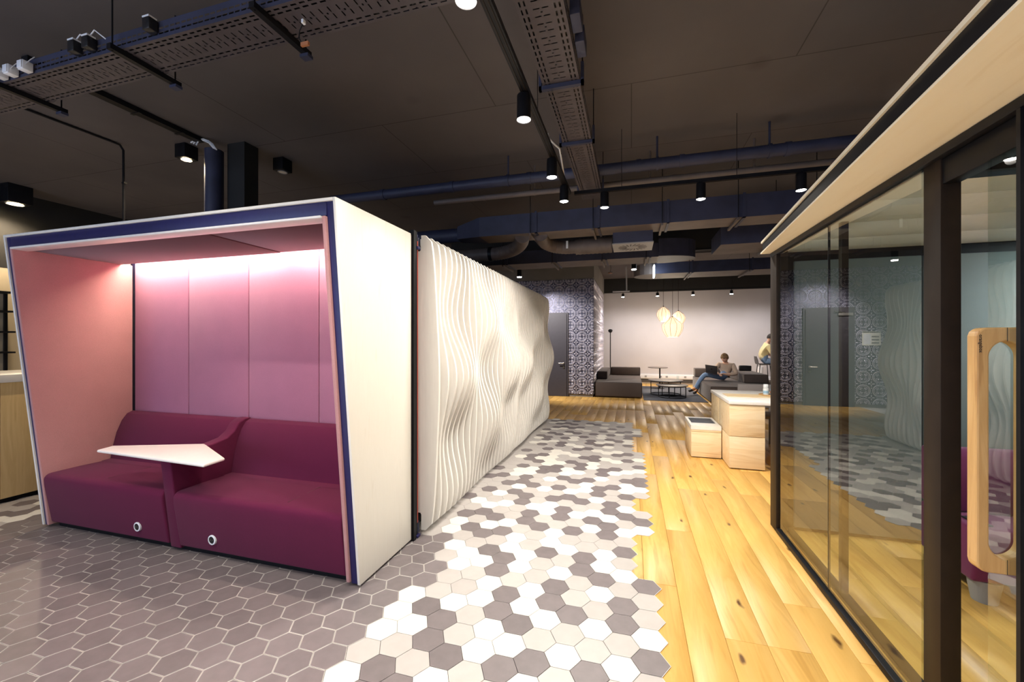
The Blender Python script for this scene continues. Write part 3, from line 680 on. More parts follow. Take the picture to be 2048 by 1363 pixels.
def track_lamp(x, y, label, aim=None, power=78, angle=150, blend=.8, grp='track spotlights over the corridor', r=.045, h=.155, dx=-.01):
    t = thing('track_spotlight', (x + dx, y, 2.93), label, 'spotlight', grp)
    MB().tube([(x + dx, y, 2.93 + h), (x, y, ZTR)], .014, 8).build('stem', 'black_metal', t)
    MB().lathe([(r * .9, .012), (r, 0), (r, h), (r * .92, h + .006), (0, h + .006)], (x + dx, y, 2.93), 24).build('lamp_housing', 'black_metal', t, smooth=True)
    MB().lathe([(0, -.006), (r * .6, -.003), (r * .88, .004), (r * .88, .0118)], (x + dx, y, 2.93), 24).build('lamp_lens', 'lamp_white', t)
    spot('spot_beam', (x + dx, y, 2.925), aim or (x + dx, y, 0), power, WARM, angle, blend)
    return t
C1 = [(-.66, 1.614, 'nearest corridor track spotlight, cut by the top of the picture'), (-.66, 2.585, 'second corridor track spotlight, hanging largest in full view'),
      (-.66, 3.564, 'third corridor track spotlight beside the dangling white cable'), (-.655, 4.215, 'track spotlight at the corner where the two tracks meet')]
for x, y, lb in C1: track_lamp(x, y, lb, power=78 if y < 3 else 125)
for k, y in enumerate((.64, -.33, -1.3, -2.3)): track_lamp(-.66, y, ['corridor track spotlight just above the camera', 'corridor track spotlight just behind the camera', 'corridor track spotlight second behind the camera', 'corridor track spotlight farthest behind the camera'][k])
for x, lb in ((-.268, 'first spotlight on the crossing track, next to the corner'), (.684, 'middle spotlight on the crossing track, clear of the canopy'), (1.56, 'spotlight on the crossing track half hidden by the cream canopy')): track_lamp(x, 4.53, lb, power=110)
# ceiling box lamps on the left
def box_lamp(p, s, lit, label):
    t = thing('box_downlight', (p[0], p[1], ZC - s), label, 'downlight')
    box('lamp_housing', (p[0] - s / 2, p[1] - s / 2, ZC - s), (p[0] + s / 2, p[1] + s / 2, ZC - .001), 'black_metal', t, bevel=.004)
    MB().lathe([(s * .38, -.004), (s * .34, -.012), (s * .30, -.004)], (p[0], p[1], ZC - s), 24).build('lamp_ring', 'grey_plastic', t)
    MB().lathe([(0, -.005), (s * .32, -.005), (s * .32, 0)], (p[0], p[1], ZC - s), 24).build('lamp_lens', 'lamp_warm' if lit else 'white_laminate', t)
    if lit: spot('spot_beam', (p[0], p[1], ZC - s - .02), (p[0], p[1], 0), 90, (1, .80, .55), 150, .6)
box_lamp((-4.93, 3.52), .155, True, 'lit square ceiling downlight left of the blue pipe')
box_lamp((-4.16, 4.12), .15, False, 'unlit square ceiling downlight right of the black column')
box_lamp((-8.6, 3.74), .26, True, 'lit square ceiling downlight at the far left above the oak counter')
# more downlights of the room behind the camera
for k, (x, y) in enumerate(((-3.2, -.6), (-2.3, .6), (.5, -1.2))):
    t = thing('round_downlight', (x, y, ZC - .12), ['round black downlight behind the camera, leftmost', 'round black downlight left of the camera', 'round black downlight behind the camera, rightmost'][k], 'downlight')
    MB().lathe([(.06, 0), (.06, .119)], (x, y, ZC - .12), 20).build('lamp_housing', 'black_metal', t, smooth=True)
    MB().lathe([(0, -.002), (.05, -.002), (.05, 0)], (x, y, ZC - .12), 20).build('lamp_lens', 'lamp_white', t)
    spot('spot_beam', (x, y, ZC - .13), (x, y + .3, 0), 110, WARM, 90)

# ================================================================== CEILING SERVICES
def perforated(length, width, mapf, per=.056):
    xs = [0, .022, .031, .045, .054, .085, .5, 1]
    W = width; xb = [0, .018, .028, .044, .054, .085, W * .5 - .006, W * .5 + .006, W - .085, W - .054, W - .044, W - .028, W - .018, W]
    m = MB(); n = int(length / per)
    for i in range(n):
        yb = [i * per, i * per + .010, i * per + .020, i * per + .028, i * per + .046, (i + 1) * per]
        for a in range(len(xb) - 1):
            for b in range(5):
                hole = (a in (1, 3, 9, 11) and b in (1, 2, 3)) or (a in (5, 7) and b == 2) or (a == 6 and b == 4 and i % 2)
                if not hole: m.add([mapf(xb[a], yb[b]), mapf(xb[a + 1], yb[b]), mapf(xb[a + 1], yb[b + 1]), mapf(xb[a], yb[b + 1])], [(0, 1, 2, 3)])
    return m
def tray_side(length, height, mapf, per=.09):
    zb = [0, .022, .034, .052, .064, height]; m = MB()
    for i in range(int(length / per)):
        yb = [i * per, i * per + .035, i * per + .043, i * per + .078, (i + 1) * per]
        for a in range(5):
            for b in range(4):
                if not (a in (1, 3) and b in (0, 2)): m.add([mapf(zb[a], yb[b]), mapf(zb[a + 1], yb[b]), mapf(zb[a + 1], yb[b + 1]), mapf(zb[a], yb[b + 1])], [(0, 1, 2, 3)])
    return m
# tray across the picture at the upper left
ty0, ty1, TZ3 = 1.77, 2.02, 3.30
t1 = thing('cable_tray', (-3.4, 1.9, TZ3), 'perforated dark cable tray crossing the ceiling at the upper left', 'cable tray')
perforated(6.5, ty1 - ty0, lambda a, b: (-7.2 + b, ty0 + a, TZ3)).build('perforated_base', 'tray_steel', t1, weld=True)
for y in (ty0, ty1): tray_side(6.5, .10, lambda a, b, y=y: (-7.2 + b, y, TZ3 + a)).build('side_rail', 'service_blue', t1, weld=True)
for k, X in enumerate((-6.2, -4.25, -3.05, -1.95)):
    MB().box((X, ty0 - .06, TZ3 - .035), (X + .035, ty1 + .10, TZ3 - .002)).build('support_bar', 'black_metal', t1)
    for yy in (ty1 + .07, ty0 - .04): MB().tube([(X + .017, yy, TZ3 - .04), (X + .017, yy, ZC)], .005, 6).build('hanger_rod', 'black_metal', t1)
    box('rod_clamp', (X - .01, ty1 + .05, TZ3 - .055), (X + .05, ty1 + .095, TZ3 - .036), 'service_blue', t1)
box('tray_dark_fill', (-7.2, ty0 + .012, TZ3 + .012), (-.72, ty1 - .012, TZ3 + .05), 'black_plastic', t1, bevel=.01)  # black filler added so the holes of the tray read dark
# boxes on the near tray edge
for k, (u, v) in enumerate(((3, 148), (23, 138), (52, 131))):
    p = atY(u, v, ty0 - .03)
    o = thing('junction_box', (p.x, p.y, TZ3 + .04), ['white junction box on the cable tray, cut by the picture edge', 'white junction box on the cable tray, middle of three', 'white junction box on the cable tray, rightmost of three'][k], 'junction box', 'white junction boxes on the tray')
    box('box_body', (p.x - .027, p.y - .03, TZ3 + .0), (p.x + .027, p.y + .025, TZ3 + .062), 'white_plastic', o, bevel=.005)
    box('box_lid', (p.x - .023, p.y - .035, TZ3 + .006), (p.x + .023, p.y - .0305, TZ3 + .056), 'white_plastic', o, bevel=.002)
    MB().tube([(p.x + .027, p.y - .01, TZ3 + .04), (p.x + .040, p.y - .02, TZ3 + .03), (p.x + .045, p.y, TZ3 + .07), (p.x + .046, p.y + .02, TZ3 + .10)], .003, 6).build('wire', 'white_plastic', o)
for k, (u, v, lb) in enumerate(((150, 100, 'black driver box on the cable tray, left of a close pair'), (178, 92, 'black driver box on the cable tray, right of a close pair'), (300, 68, 'small black driver box with white top alone on the cable tray'))):
    p = atY(u, v, ty0 - .03)
    o = thing('driver_box', (p.x, p.y, TZ3 + .02), lb, 'driver box', 'driver boxes on the tray')
    box('box_body', (p.x - .029, p.y - .025, TZ3 + .025), (p.x + .029, p.y + .026, TZ3 + .095), 'black_plastic', o, bevel=.004)
    box('box_top', (p.x - .027, p.y - .0252, TZ3 + .0952), (p.x + .027, p.y + .02, TZ3 + .105), 'white_plastic', o)
    if k < 2: MB().tube([(p.x + .0, p.y, TZ3 + .10), (p.x + .05, p.y, TZ3 + .135), (p.x + .10, p.y + .03, TZ3 + .09)], .004, 6).build('wire', 'white_plastic', o)
pw = atY(608, 42, 1.9)
o = thing('loose_wire', (pw.x, 1.9, TZ3), 'loose black wire with orange connector dangling from the cable tray', 'wire')
MB().tube([(pw.x, 1.9, TZ3), (pw.x - .03, 1.9, TZ3 - .05), (pw.x - .035, 1.9, TZ3 - .09), (pw.x - .01, 1.9, TZ3 - .13)], .0035, 6).build('wire_strand', 'black_plastic', o)
box('connector', (pw.x - .015, 1.89, TZ3 - .145), (pw.x + .035, 1.905, TZ3 - .125), 'copper', o); box('connector_sleeve', (pw.x - .006, 1.885, TZ3 + -.02), (pw.x + .008, 1.905, TZ3 - .0), 'white_plastic', o)
# tray along the corridor
tx0, tx1 = -.60, -.345
t2 = thing('cable_tray', (-.47, 3.4, TZ3), 'perforated cable tray running along the corridor ceiling beside the spotlights', 'cable tray')
perforated(5.1, tx1 - tx0, lambda a, b: (tx0 + a, 0.2 + b, TZ3)).build('perforated_base', 'tray_steel', t2, weld=True)
for x in (tx0, tx1): tray_side(5.1, .09, lambda a, b, x=x: (x, 0.2 + b, TZ3 + a)).build('side_rail', 'tray_steel', t2, weld=True)
for Y in (2.85, 3.72, 5.0):
    MB().box((tx0 - .03, Y, TZ3 - .03), (tx1 + .03, Y + .03, TZ3 - .002)).box((tx0 - .03, Y, TZ3 - .03), (tx0 - .01, Y + .03, TZ3 + .12)).box((tx1 + .01, Y, TZ3 - .03), (tx1 + .03, Y + .03, TZ3 + .12)).build('support_bracket', 'service_blue', t2)
    for xx in (tx0 - .02, tx1 + .02): MB().tube([(xx, Y + .015, TZ3 + .1), (xx, Y + .015, ZC)], .005, 6).build('hanger_rod', 'black_metal', t2)
for k, Y in enumerate((2.30, 2.52)):
    o = tag(box('terminal_box', (tx1 + .012, Y, TZ3 + .02), (tx1 + .07, Y + .15, TZ3 + .12), 'service_blue', bevel=.004), ['dark blue terminal box beside the corridor cable tray, nearer one', 'dark blue terminal box beside the corridor cable tray, farther one'][k], 'terminal box', 'terminal boxes')
box('tray_dark_fill', (tx0 + .012, .2, TZ3 + .012), (tx1 - .012, 5.2, TZ3 + .05), 'black_plastic', t2, bevel=.01)  # added black box that darkens the slots of this tray
wc = thing('dangling_cable', (-.63, 3.75, ZTR), 'white cable dropping from the corridor tray to the lighting track', 'cable')
MB().tube([(-.70, 3.52, 3.30), (-.695, 3.55, 3.27), (-.66, 3.66, 3.262), (-.63, 3.72, 3.25), (-.632, 3.85, 3.20), (-.645, 4.1, 3.13), (-.65, 4.2, 3.12)], .008, 8).build('cable_sheath', 'white_plastic', wc, smooth=True)
for q in ((-.63, 3.78, 3.23), (-.645, 4.08, 3.137)): MB().lathe([(.0105, -.006), (.0105, .006)], q, 8).build('cable_clip', 'black_plastic', wc)
# loose cables at the top of the pipe
o = thing('cable_loop', (-4.55, 3.43, 3.65), 'loose white cables looping over the top of the blue pipe', 'cable')
for k in range(3): MB().tube([(-4.70 + .04 * k, 3.40, 3.70 - .02 * k), (-4.66 + .035 * k, 3.41, 3.722), (-4.60 + .03 * k, 3.42, 3.728), (-4.54 + .02 * k, 3.43 + .01 * k, 3.715), (-4.48 + .01 * k, 3.44 + .01 * k, 3.685), (-4.44 + .02 * k, 3.46, 3.63 - .01 * k)], .008, 6).build('cable_strand', 'white_plastic', o, smooth=True)
# ceiling seams / conduit on the left
o = thing('conduit', (-4.6, 2.7, ZC - .03), 'black ceiling conduit running back to the blue pipe top', 'conduit'); MB().box((-4.64, 2.05, ZC - .05), (-4.56, 3.44, ZC - .001)).build('conduit_channel', 'black_metal', o)
for y in (2.4, 2.8, 3.2): box('conduit_clip', (-4.66, y, ZC - .055), (-4.54, y + .03, ZC - .0505), 'black_metal', o)
o = thing('conduit', (-5.6, 3.2, ZC - .02), 'thin bent conduit on the left ceiling dropping behind the booth', 'conduit')
MB().tube([(-5.62, 2.0, ZC - .014), (-5.60, 3.20, ZC - .014), (-5.59, 3.26, ZC - .02), (-5.585, 3.29, ZC - .07), (-5.585, 3.30, 1.9)], .012, 8).build('conduit_tube', 'black_metal', o, smooth=True)
for z in (3.3, 2.7): box('conduit_clip', (-5.605, 3.285, z), (-5.565, 3.315, z + .02), 'black_metal', o)
# sprinkler pipes across
def pipe(name, y, z, x0, x1, r, mat, label, cols, hang, dz=0.0):
    o = thing(name, ((x0 + x1) / 2, y, z), label, 'pipe')
    MB().tube([(x0, y, z), (x1, y, z + dz)], r, 18).build('pipe_run', mat, o, smooth=True)
    for X in cols: MB().tube([(X, y, z + dz * (X - x0) / (x1 - x0)), (X + .05, y, z + dz * (X - x0) / (x1 - x0))], r * 1.13, 18).build('coupling', mat, o, smooth=True)
    for X in hang:
        zz = z + dz * (X - x0) / (x1 - x0)
        MB().tube([(X, y, zz), (X + .025, y, zz)], r * 1.18, 18).tube([(X + .012, y, zz + r), (X + .012, y, ZC)], .011, 8).build('pipe_hanger', mat, o, smooth=True)
pipe('sprinkler_pipe', 4.80, 3.45, -4.0, 3.6, .062, 'service_blue', 'thick blue sprinkler pipe crossing the ceiling behind the spotlights', (-3.2, -2.2, -1.2, .05, .5, 1.5), (-1.45, .26, 1.35))
pipe('sprinkler_pipe', 5.15, 3.40, -2.6, 3.6, .036, 'service_grey', 'thinner brown-grey pipe crossing the ceiling behind the blue one', (-1.9, -.8, .45, 1.4), (-1.2, .2, 1.3))
# main air duct
def duct(name, y0, y1, z0, z1, x0, x1, label, flanges, mat2='service_blue'):
    o = thing(name, ((x0 + x1) / 2, y0, z0), label, 'duct')
    m = MB(); m.add([(x0, y0, z0), (x1, y0, z0), (x1, y1, z0), (x0, y1, z0), (x0, y0, z1), (x1, y0, z1), (x1, y1, z1), (x0, y1, z1)], [(0, 3, 2, 1)], 1)  # underside in lighter brown-grey: the light from below is put into its colour
    m.add([(x0, y0, z0), (x1, y0, z0), (x1, y1, z0), (x0, y1, z0), (x0, y0, z1), (x1, y0, z1), (x1, y1, z1), (x0, y1, z1)], [(4, 5, 6, 7), (0, 1, 5, 4), (1, 2, 6, 5), (2, 3, 7, 6), (3, 0, 4, 7)], 0)
    m.build('duct_run', [mat2, 'service_grey'], o, weld=True)
    for X in flanges:
        MB().box((X, y0 - .015, z0 - .012), (X + .03, y1 + .015, z0)).box((X, y0 - .015, z0 - .012), (X + .03, y0, z1 + .015)).build('flange', mat2, o)
        box('support_channel', (X - .07, y0 - .05, z0 - .04), (X - .045, y1 + .06, z0 - .0125), 'service_grey', o)
        MB().tube([(X - .055, y0 - .035, z0 - .03), (X - .055, y0 - .035, ZC)], .005, 6).build('hanger_rod', 'black_metal', o)
    return o
d1 = duct('air_duct', 5.42, 5.83, 2.96, 3.23, -2.05, 2.4, 'long rectangular blue air duct crossing the ceiling with flanged joints', (-1.25, -.42, .42, 1.26, 2.05))
MB().add([(-2.05, 5.42, 2.96), (-2.05, 5.83, 2.96), (-2.05, 5.83, 3.23), (-2.05, 5.42, 3.23), (-2.42, 5.5, 2.97), (-2.42, 5.76, 2.97), (-2.42, 5.76, 3.15), (-2.42, 5.5, 3.15)], [(0, 1, 5, 4), (1, 2, 6, 5), (2, 3, 7, 6), (3, 0, 4, 7)]).build('duct_reducer', 'service_blue', d1)
def corrugated(path, r, name, parent, mat='flex_duct', step=.02):
    P = [Vector(p) for p in path]; q = []
    for a, b in zip(P[:-1], P[1:]):
        n = max(1, int((b - a).length / step)); q += [a.lerp(b, i / n) for i in range(n)]
    q.append(P[-1]); R = [r * (1 if i % 2 else 1.05) for i in range(len(q))]
    return MB().tube(q, R, 16).build(name, mat, parent, smooth=True)
def bez(p0, p1, p2, n=10): return [Vector(p0) * (1 - t) ** 2 + Vector(p1) * 2 * t * (1 - t) + Vector(p2) * t * t for t in [i / n for i in range(n + 1)]]
corrugated([(-2.42, 5.63, 3.06), (-3.4, 5.63, 3.06)], .10, 'round_duct', d1, 'service_blue')
fx = fy = d1
corrugated(bez((-1.46, 5.55, 2.96), (-1.60, 6.15, 2.90), (-2.05, 6.2, 2.88)) + [(-3.3, 6.25, 2.88)], .098, 'corrugated_hose', fx)
MB().tube([(-2.12, 6.2, 2.88), (-2.17, 6.2, 2.88)], .112, 18).build('hose_clamp', 'black_metal', fx)
corrugated(bez((-1.20, 5.55, 2.97), (-1.30, 6.15, 2.93), (-.95, 6.2, 2.91)) + [(-.80, 6.2, 2.91)], .095, 'corrugated_hose', fy)
corrugated([(-.80, 6.2, 2.91), (-.27, 6.2, 2.91)], .115, 'silencer', fy, step=.03)
box('hose_tag', (-.93, 6.08, 2.87), (-.90, 6.09, 2.98), 'white_plastic', d1)
df = d1
box('diffuser_box', (-.24, 5.72, 2.815), (.27, 6.22, 3.03), 'service_blue', df)
dpl = box('diffuser_plate', (-.25, 5.71, 2.800), (.28, 6.23, 2.814), 'grey_plastic', df, label='square diffuser plate with a swirl of slots')
for k in range(20):
    a = 2 * PI * k / 20; m = MB(); c, s = math.cos(a + .35), math.sin(a + .35); px, py = .015 + .085 * math.cos(a), 5.97 + .085 * math.sin(a)
    m.prism([(px - .006 * s, py + .006 * c, 2.7985), (px + .006 * s, py - .006 * c, 2.7985), (px + .11 * c + .007 * s, py + .11 * s - .007 * c, 2.7985), (px + .11 * c - .007 * s, py + .11 * s + .007 * c, 2.7985)], (0, 0, .0014)).build('swirl_vane', 'black_metal', dpl)
d2 = duct('air_duct', 7.55, 8.15, 2.96, 3.20, -3.2, .45, 'second blue air duct farther back ending in a rounded end', (-2.3, -1.35, -.45, .30))
MB().prism([(.45, 7.50, 2.96)] + [(.45 + .70 * math.cos(a) * .9, 7.86 + .36 * math.sin(a), 2.96) for a in [-PI / 2 + PI * k / 14 for k in range(15)]] + [(.45, 8.22, 2.96)], (0, 0, .3)).build('rounded_end', 'service_blue', d2)
d3 = duct('air_duct', 9.6, 10.4, 2.98, 3.22, .5, 5.0, 'third air duct above the lounge with wide flanged sections', (1.25, 2.4, 3.6))
MB().prism([(.5, 9.6, 2.98)] + [(.5 - .45 * math.cos(a), 10.0 + .4 * math.sin(a), 2.98) for a in [-PI / 2 + PI * k / 12 for k in range(13)]] + [(.5, 10.4, 2.98)], (0, 0, .24)).build('rounded_end', 'service_grey', d3)
d4 = duct('air_duct', 6.6, 7.35, 2.90, 3.15, 1.25, 4.0, 'short wide air duct behind the canopy tip on the right', (2.0, 2.9))
rl = thing('ceiling_beam', (0, 8.9, 3.4), 'black boxed ceiling beam behind the air ducts', 'beam'); box('beam_body', (-4, 8.75, 3.30), (6.4, 9.05, ZC - .001), 'black_wall', rl); box('beam_edge', (-4, 8.74, 3.28), (6.4, 9.06, 3.2995), 'black_metal', rl)
# lamp and small fittings towards the lounge
def small_spot(x, y, z, r, h, label, grp, aim, power, col=WARM, angle=70, top=None):
    t = thing('small_spotlight', (x, y, z), label, 'spotlight', grp)
    MB().lathe([(r * .9, .01), (r, 0), (r, h), (0, h)], (x, y, z), 18).build('lamp_housing', 'black_metal', t, smooth=True)
    MB().lathe([(0, -.004), (r * .93, -.012), (r * .93, .009)], (x, y, z), 18).build('lamp_lens', 'lamp_white', t)
    MB().tube([(x, y, z + h), (x, y, top or ZC)], .012, 6).build('stem', 'black_metal', t)
    spot('spot_beam', (x, y, z - .02), aim, power, col, angle, .9); return t
small_spot(.05, 8.9, 2.985, .05, .12, 'small bright spotlight hanging under the rounded duct before the lounge', None, (2.0, 12.2, .6), 240, (1, .93, .85), 66, 3.28)
tw = thing('lighting_track', (-2.4, 9.5, 3.26), 'short black lighting track in front of the tiled wall', 'track'); box('rail', (-3.6, 9.48, 3.26), (-2.2, 9.52, 3.295), 'black_metal', tw); MB().tube([(-2.57, 9.5, 3.29), (-2.57, 9.5, ZC)], .005, 6).build('suspension_rod', 'black_metal', tw)
small_spot(-2.57, 9.5, 3.03, .055, .17, 'black spotlight above the white slats aimed at the tiled wall', None, (-1.8, 11.1, 1.2), 340, (1, .95, .9), 85, 3.26)
LY = 14.2
tl = thing('lighting_track', (2, LY, 3.13), 'long thin black lighting track in front of the grey lounge wall', 'track'); box('rail', (-.60, LY - .015, 3.125), (5.5, LY + .015, 3.155), 'black_metal', tl)
for x in (.5, 3.0, 5.0): MB().tube([(x, LY, 3.15), (x, LY, ZC)], .004, 6).build('suspension_rod', 'black_metal', tl)
for k, u in enumerate((1246, 1315, 1386, 1463, 1546)):
    p = atY(u, 590, LY)
    small_spot(p.x, LY, 2.965, .045, .11, ['first', 'second', 'third', 'fourth', 'fifth'][k] + ' small black spotlight from the left along the lounge wall', 'lounge wall spotlights', (p.x + .05, LY + .1, 0), 46, (1, .95, .95), 165, 3.125)
wr = thing('hanging_conduit', (-.15, 12.9, 3.0), 'white hanging rod with a short white crossbar near the tiled corner', 'conduit')
MB().tube([(-.15, 12.9, ZC), (-.14, 12.9, 3.01), (-.13, 12.9, 3.0)], .02, 8).build('drop_rod', 'white_plastic', wr, smooth=True); MB().tube([(-.55, 12.9, 3.0), (-.05, 12.9, 3.0)], .022, 8).build('crossbar', 'white_plastic', wr, smooth=True)
sg = thing('exit_sign', (.465, 9.35, 2.87), 'narrow glowing blue-white hanging sign seen edge-on', 'sign')
box('sign_plate', (.452, 9.25, 2.87), (.478, 9.52, 3.12), 'sign_glow', sg, bevel=.004)
for dy in (.05, .25): MB().tube([(.465, 9.25 + dy * .9, 3.12), (.465, 9.25 + dy * .9, ZC)], .003, 6).build('sign_wire', 'steel', sg)
sk = thing('ceiling_sensor', (-.60, 12.5, 3.50), 'small multi-lens ceiling sensor hanging by the tiled corner', 'sensor'); MB().lathe([(.03, 0), (.07, .03), (.07, .06), (0, .07)], (-.60, 12.5, 3.48), 14).build('sensor_body', 'grey_plastic', sk, smooth=True); MB().tube([(-.6, 12.5, 3.54), (-.58, 12.5, 3.66), (-.6, 12.5, ZC)], .006, 6).build('sensor_cable', 'black_metal', sk)
for k in range(3): MB().lathe([(.0, -.005), (.014, 0), (.014, .02)], (-.64 + .04 * k, 12.44, 3.485), 8).build('lens', 'copper', sk)
for k, (u, v) in enumerate(((1328, 552), (1354, 551))):
    p = atY(u, v, 12.8)
    o = thing('ceiling_rose', (p.x, 12.8, p.z), ['left copper-edged pendant canopy on the ceiling rail', 'right copper-edged pendant canopy on the ceiling rail'][k], 'ceiling rose', 'pendant canopies')
    MB().lathe([(.05, -.02), (.065, 0), (.065, .03), (0, .03)], (p.x, 12.8, p.z), 16).build('canopy_cup', 'copper', o, smooth=True); MB().tube([(p.x, 12.8, p.z + .03), (p.x, 12.8, ZC)], .012, 6).build('canopy_stem', 'black_metal', o)

# ================================================================== LOUNGE
def soft_block(name, a, b, mat, parent, bev=.035):
    o = box(name, a, b, mat, parent, bevel=bev, seg=3)
    (x0, y0, z0), (x1, y1, z1) = a, b; e = bev * .3; m = MB(); r = .006
    for z in (z1 - e,):
        m.tube([(x0 + e, y0 + e, z), (x1 - e, y0 + e, z), (x1 - e, y1 - e, z), (x0 + e, y1 - e, z), (x0 + e, y0 + e, z)], r, 5, cap=False)
    for x, y in ((x0 + e, y0 + e), (x1 - e, y0 + e)): m.tube([(x, y, z0 + e), (x, y, z1 - e)], r, 5)
    m.build('piping', 'shoe_dark', o); return o
s1 = thing('lounge_sofa', (-.35, 12.5, 0), 'low taupe suede sofa with chaise against the tiled wall corner', 'sofa')
soft_block('seat', (-.945, 11.23, .02), (.27, 13.90, .41), 'taupe_suede', s1)
soft_block('armrest', (-.945, 12.05, .412), (-.66, 13.90, .635), 'taupe_suede', s1)
soft_block('backrest', (-.64, 13.60, .412), (.27, 13.90, .665), 'taupe_suede', s1)
s2 = thing('lounge_sofa', (2.6, 12.4, 0), 'large taupe suede corner sofa on which the man with the laptop sits', 'sofa')
soft_block('seat', (1.83, 10.85, .02), (3.36, 12.35, .41), 'taupe_suede', s2)
soft_block('seat', (1.83, 12.36, .02), (3.36, 13.90, .41), 'taupe_suede', s2)
soft_block('backrest', (2.80, 11.90, .412), (3.36, 12.62, .64), 'taupe_suede', s2)
soft_block('backrest', (2.80, 12.63, .412), (3.36, 13.90, .64), 'taupe_suede', s2)
soft_block('backrest', (1.85, 13.52, .412), (2.78, 13.90, .67), 'taupe_suede', s2)
cu = tag(MB().box((2.98, 13.2, .642), (3.30, 13.32, .80)).build('chair_back_block', 'black_plastic', bevel=.03, seg=3), 'black block on the large corner sofa, standing in for a chair back', 'chair back')  # simple block added in place of a black chair back behind the sofa
rg = struct(box('floor_rug', (.30, 10.95, .0006), (1.80, 14.3, .012), 'rug', bevel=.004)); rg['kind'] = None; del rg['kind']; tag(rg, 'dark blue-grey lounge rug between the two sofas', 'rug')
def ring_table(c, r, h, label):
    t = thing('coffee_table', (c.x, c.y, .012), label, 'table')
    MB().lathe([(r - .01, h - .022), (r, h - .02), (r, h - .003), (r - .006, h)], (c.x, c.y, 0), 40).build('table_top', 'table_dark', t, smooth=True)
    n = 36; br = r * .86
    MB().tube([(c.x + br * math.cos(2 * PI * k / n), c.y + br * math.sin(2 * PI * k / n), .025) for k in range(n + 1)], .011, 8, cap=False).build('base_ring', 'black_metal', t, smooth=True)
    MB().tube([(c.x + br * math.cos(2 * PI * k / n), c.y + br * math.sin(2 * PI * k / n), h - .033) for k in range(n + 1)], .010, 8, cap=False).build('top_ring', 'black_metal', t, smooth=True)
    for k in range(4):
        a = PI / 4 + .5 + k * PI / 2; x, y = c.x + br * math.cos(a), c.y + br * math.sin(a)
        MB().tube([(x, y, .02), (x, y, h - .03)], .011, 8).build('leg', 'black_metal', t, smooth=True)
ctb = g(1331, 759, .42); cts = g(1343, 768, .34)
ring_table(ctb, .46, .42, 'larger round dark coffee table at the back of the nested pair')
ring_table(Vector((cts.x, cts.y - .12, 0)), .40, .34, 'smaller round dark coffee table at the front of the nested pair')
gl = thing('drinking_glass', (ctb.x + .33, ctb.y + .1, .42), 'clear drinking glass standing on the larger coffee table', 'glass')
MB().lathe([(.0, .4205), (.030, .4205), (.036, .53), (.033, .53), (.027, .43), (0, .43)], (ctb.x + .33, ctb.y + .1, 0), 16).build('glass_wall', 'clear_glass', gl, smooth=True)
st_ = thing('side_table', (.80, 13.8, .012), 'tall slim side table with thin round top behind the coffee tables', 'table')
MB().lathe([(.29, .655), (.30, .66), (.30, .672), (.29, .676)], (.80, 13.8, 0), 30).build('table_top', 'table_dark', st_, smooth=True)
MB().tube([(.86, 13.8, .012), (.86, 13.8, .656)], .022, 10).build('stem', 'black_metal', st_, smooth=True); MB().lathe([(.20, .0125), (.20, .024), (.19, .027)], (.80, 13.8, 0), 26).build('foot_plate', 'black_metal', st_, smooth=True)
fl = thing('floor_lamp', (-.70, 14.6, 0), 'thin black floor lamp with a round black head behind the left sofa', 'lamp')
MB().tube([(-.70, 14.6, .02), (-.70, 14.6, 1.80)], .016, 8).build('pole', 'black_metal', fl, smooth=True); MB().lathe([(.16, .0005), (.16, .02), (.02, .03)], (-.70, 14.6, 0), 24).build('base', 'black_metal', fl, smooth=True)
MB().lathe([(0, 1.78), (.05, 1.80), (.075, 1.845), (.07, 1.88), (.04, 1.905), (0, 1.91)], (-.70, 14.6, 0), 20).build('lamp_head', 'black_metal', fl, smooth=True)
# pendant lanterns
def lantern(x, y, prof, label):
    z0 = prof[0][1]; t = thing('pendant_lantern', (x, y, z0), label, 'pendant lamp', 'paper pendant lanterns')
    sh = MB(); sh.lathe(prof, (x, y, 0), 32); sh.f = [f for f in sh.f if len(f) == 4]; sh.mi = sh.mi[:len(sh.f)]
    sh.build('paper_shade', 'lantern_paper', t, smooth=True)
    for k in range(10):
        a = 2 * PI * k / 10; MB().tube([(x + (r + .002) * math.cos(a), y + (r + .002) * math.sin(a), z) for r, z in prof], .005, 4).build('rib', 'copper', t)
    zt = prof[-1][1]
    MB().tube([(x, y, zt - .01), (x, y, ZC)], .006, 6).build('cord', 'bronze_black', t); MB().lathe([(.02, zt - .04), (.025, zt + .02), (0, zt + .03)], (x, y, 0), 10).build('cord_cap', 'black_metal', t)
    zb = (z0 + zt) / 2; MB().lathe([(0, zb - .06), (.04, zb - .04), (.055, zb), (.035, zb + .05), (.015, zb + .08)], (x, y, 0), 14).build('bulb', 'lamp_warm', t, smooth=True)
    d = bpy.data.lights.new('lantern_glow', 'POINT'); d.energy = 24; d.color = (1, .86, .68); d.shadow_soft_size = .06; o = bpy.data.objects.new('lantern_glow', d); COL.objects.link(o); o.location = (x, y, z0 - .05)
lantern(1.155, 12.9, [(.15, 1.617), (.22, 1.70), (.275, 1.82), (.293, 1.92), (.287, 1.985), (.20, 2.06), (.12, 2.12), (.065, 2.18), (.05, 2.196)], 'largest ribbed paper pendant lantern, hanging lowest in front')
lantern(.93, 13.25, [(.085, 2.09), (.14, 2.16), (.185, 2.26), (.19, 2.33), (.155, 2.42), (.07, 2.50), (.03, 2.53)], 'left paper pendant lantern, hanging highest')
lantern(1.37, 13.45, [(.10, 1.99), (.15, 2.06), (.195, 2.15), (.20, 2.21), (.15, 2.31), (.06, 2.38), (.03, 2.41)], 'right paper pendant lantern, partly behind the largest one')

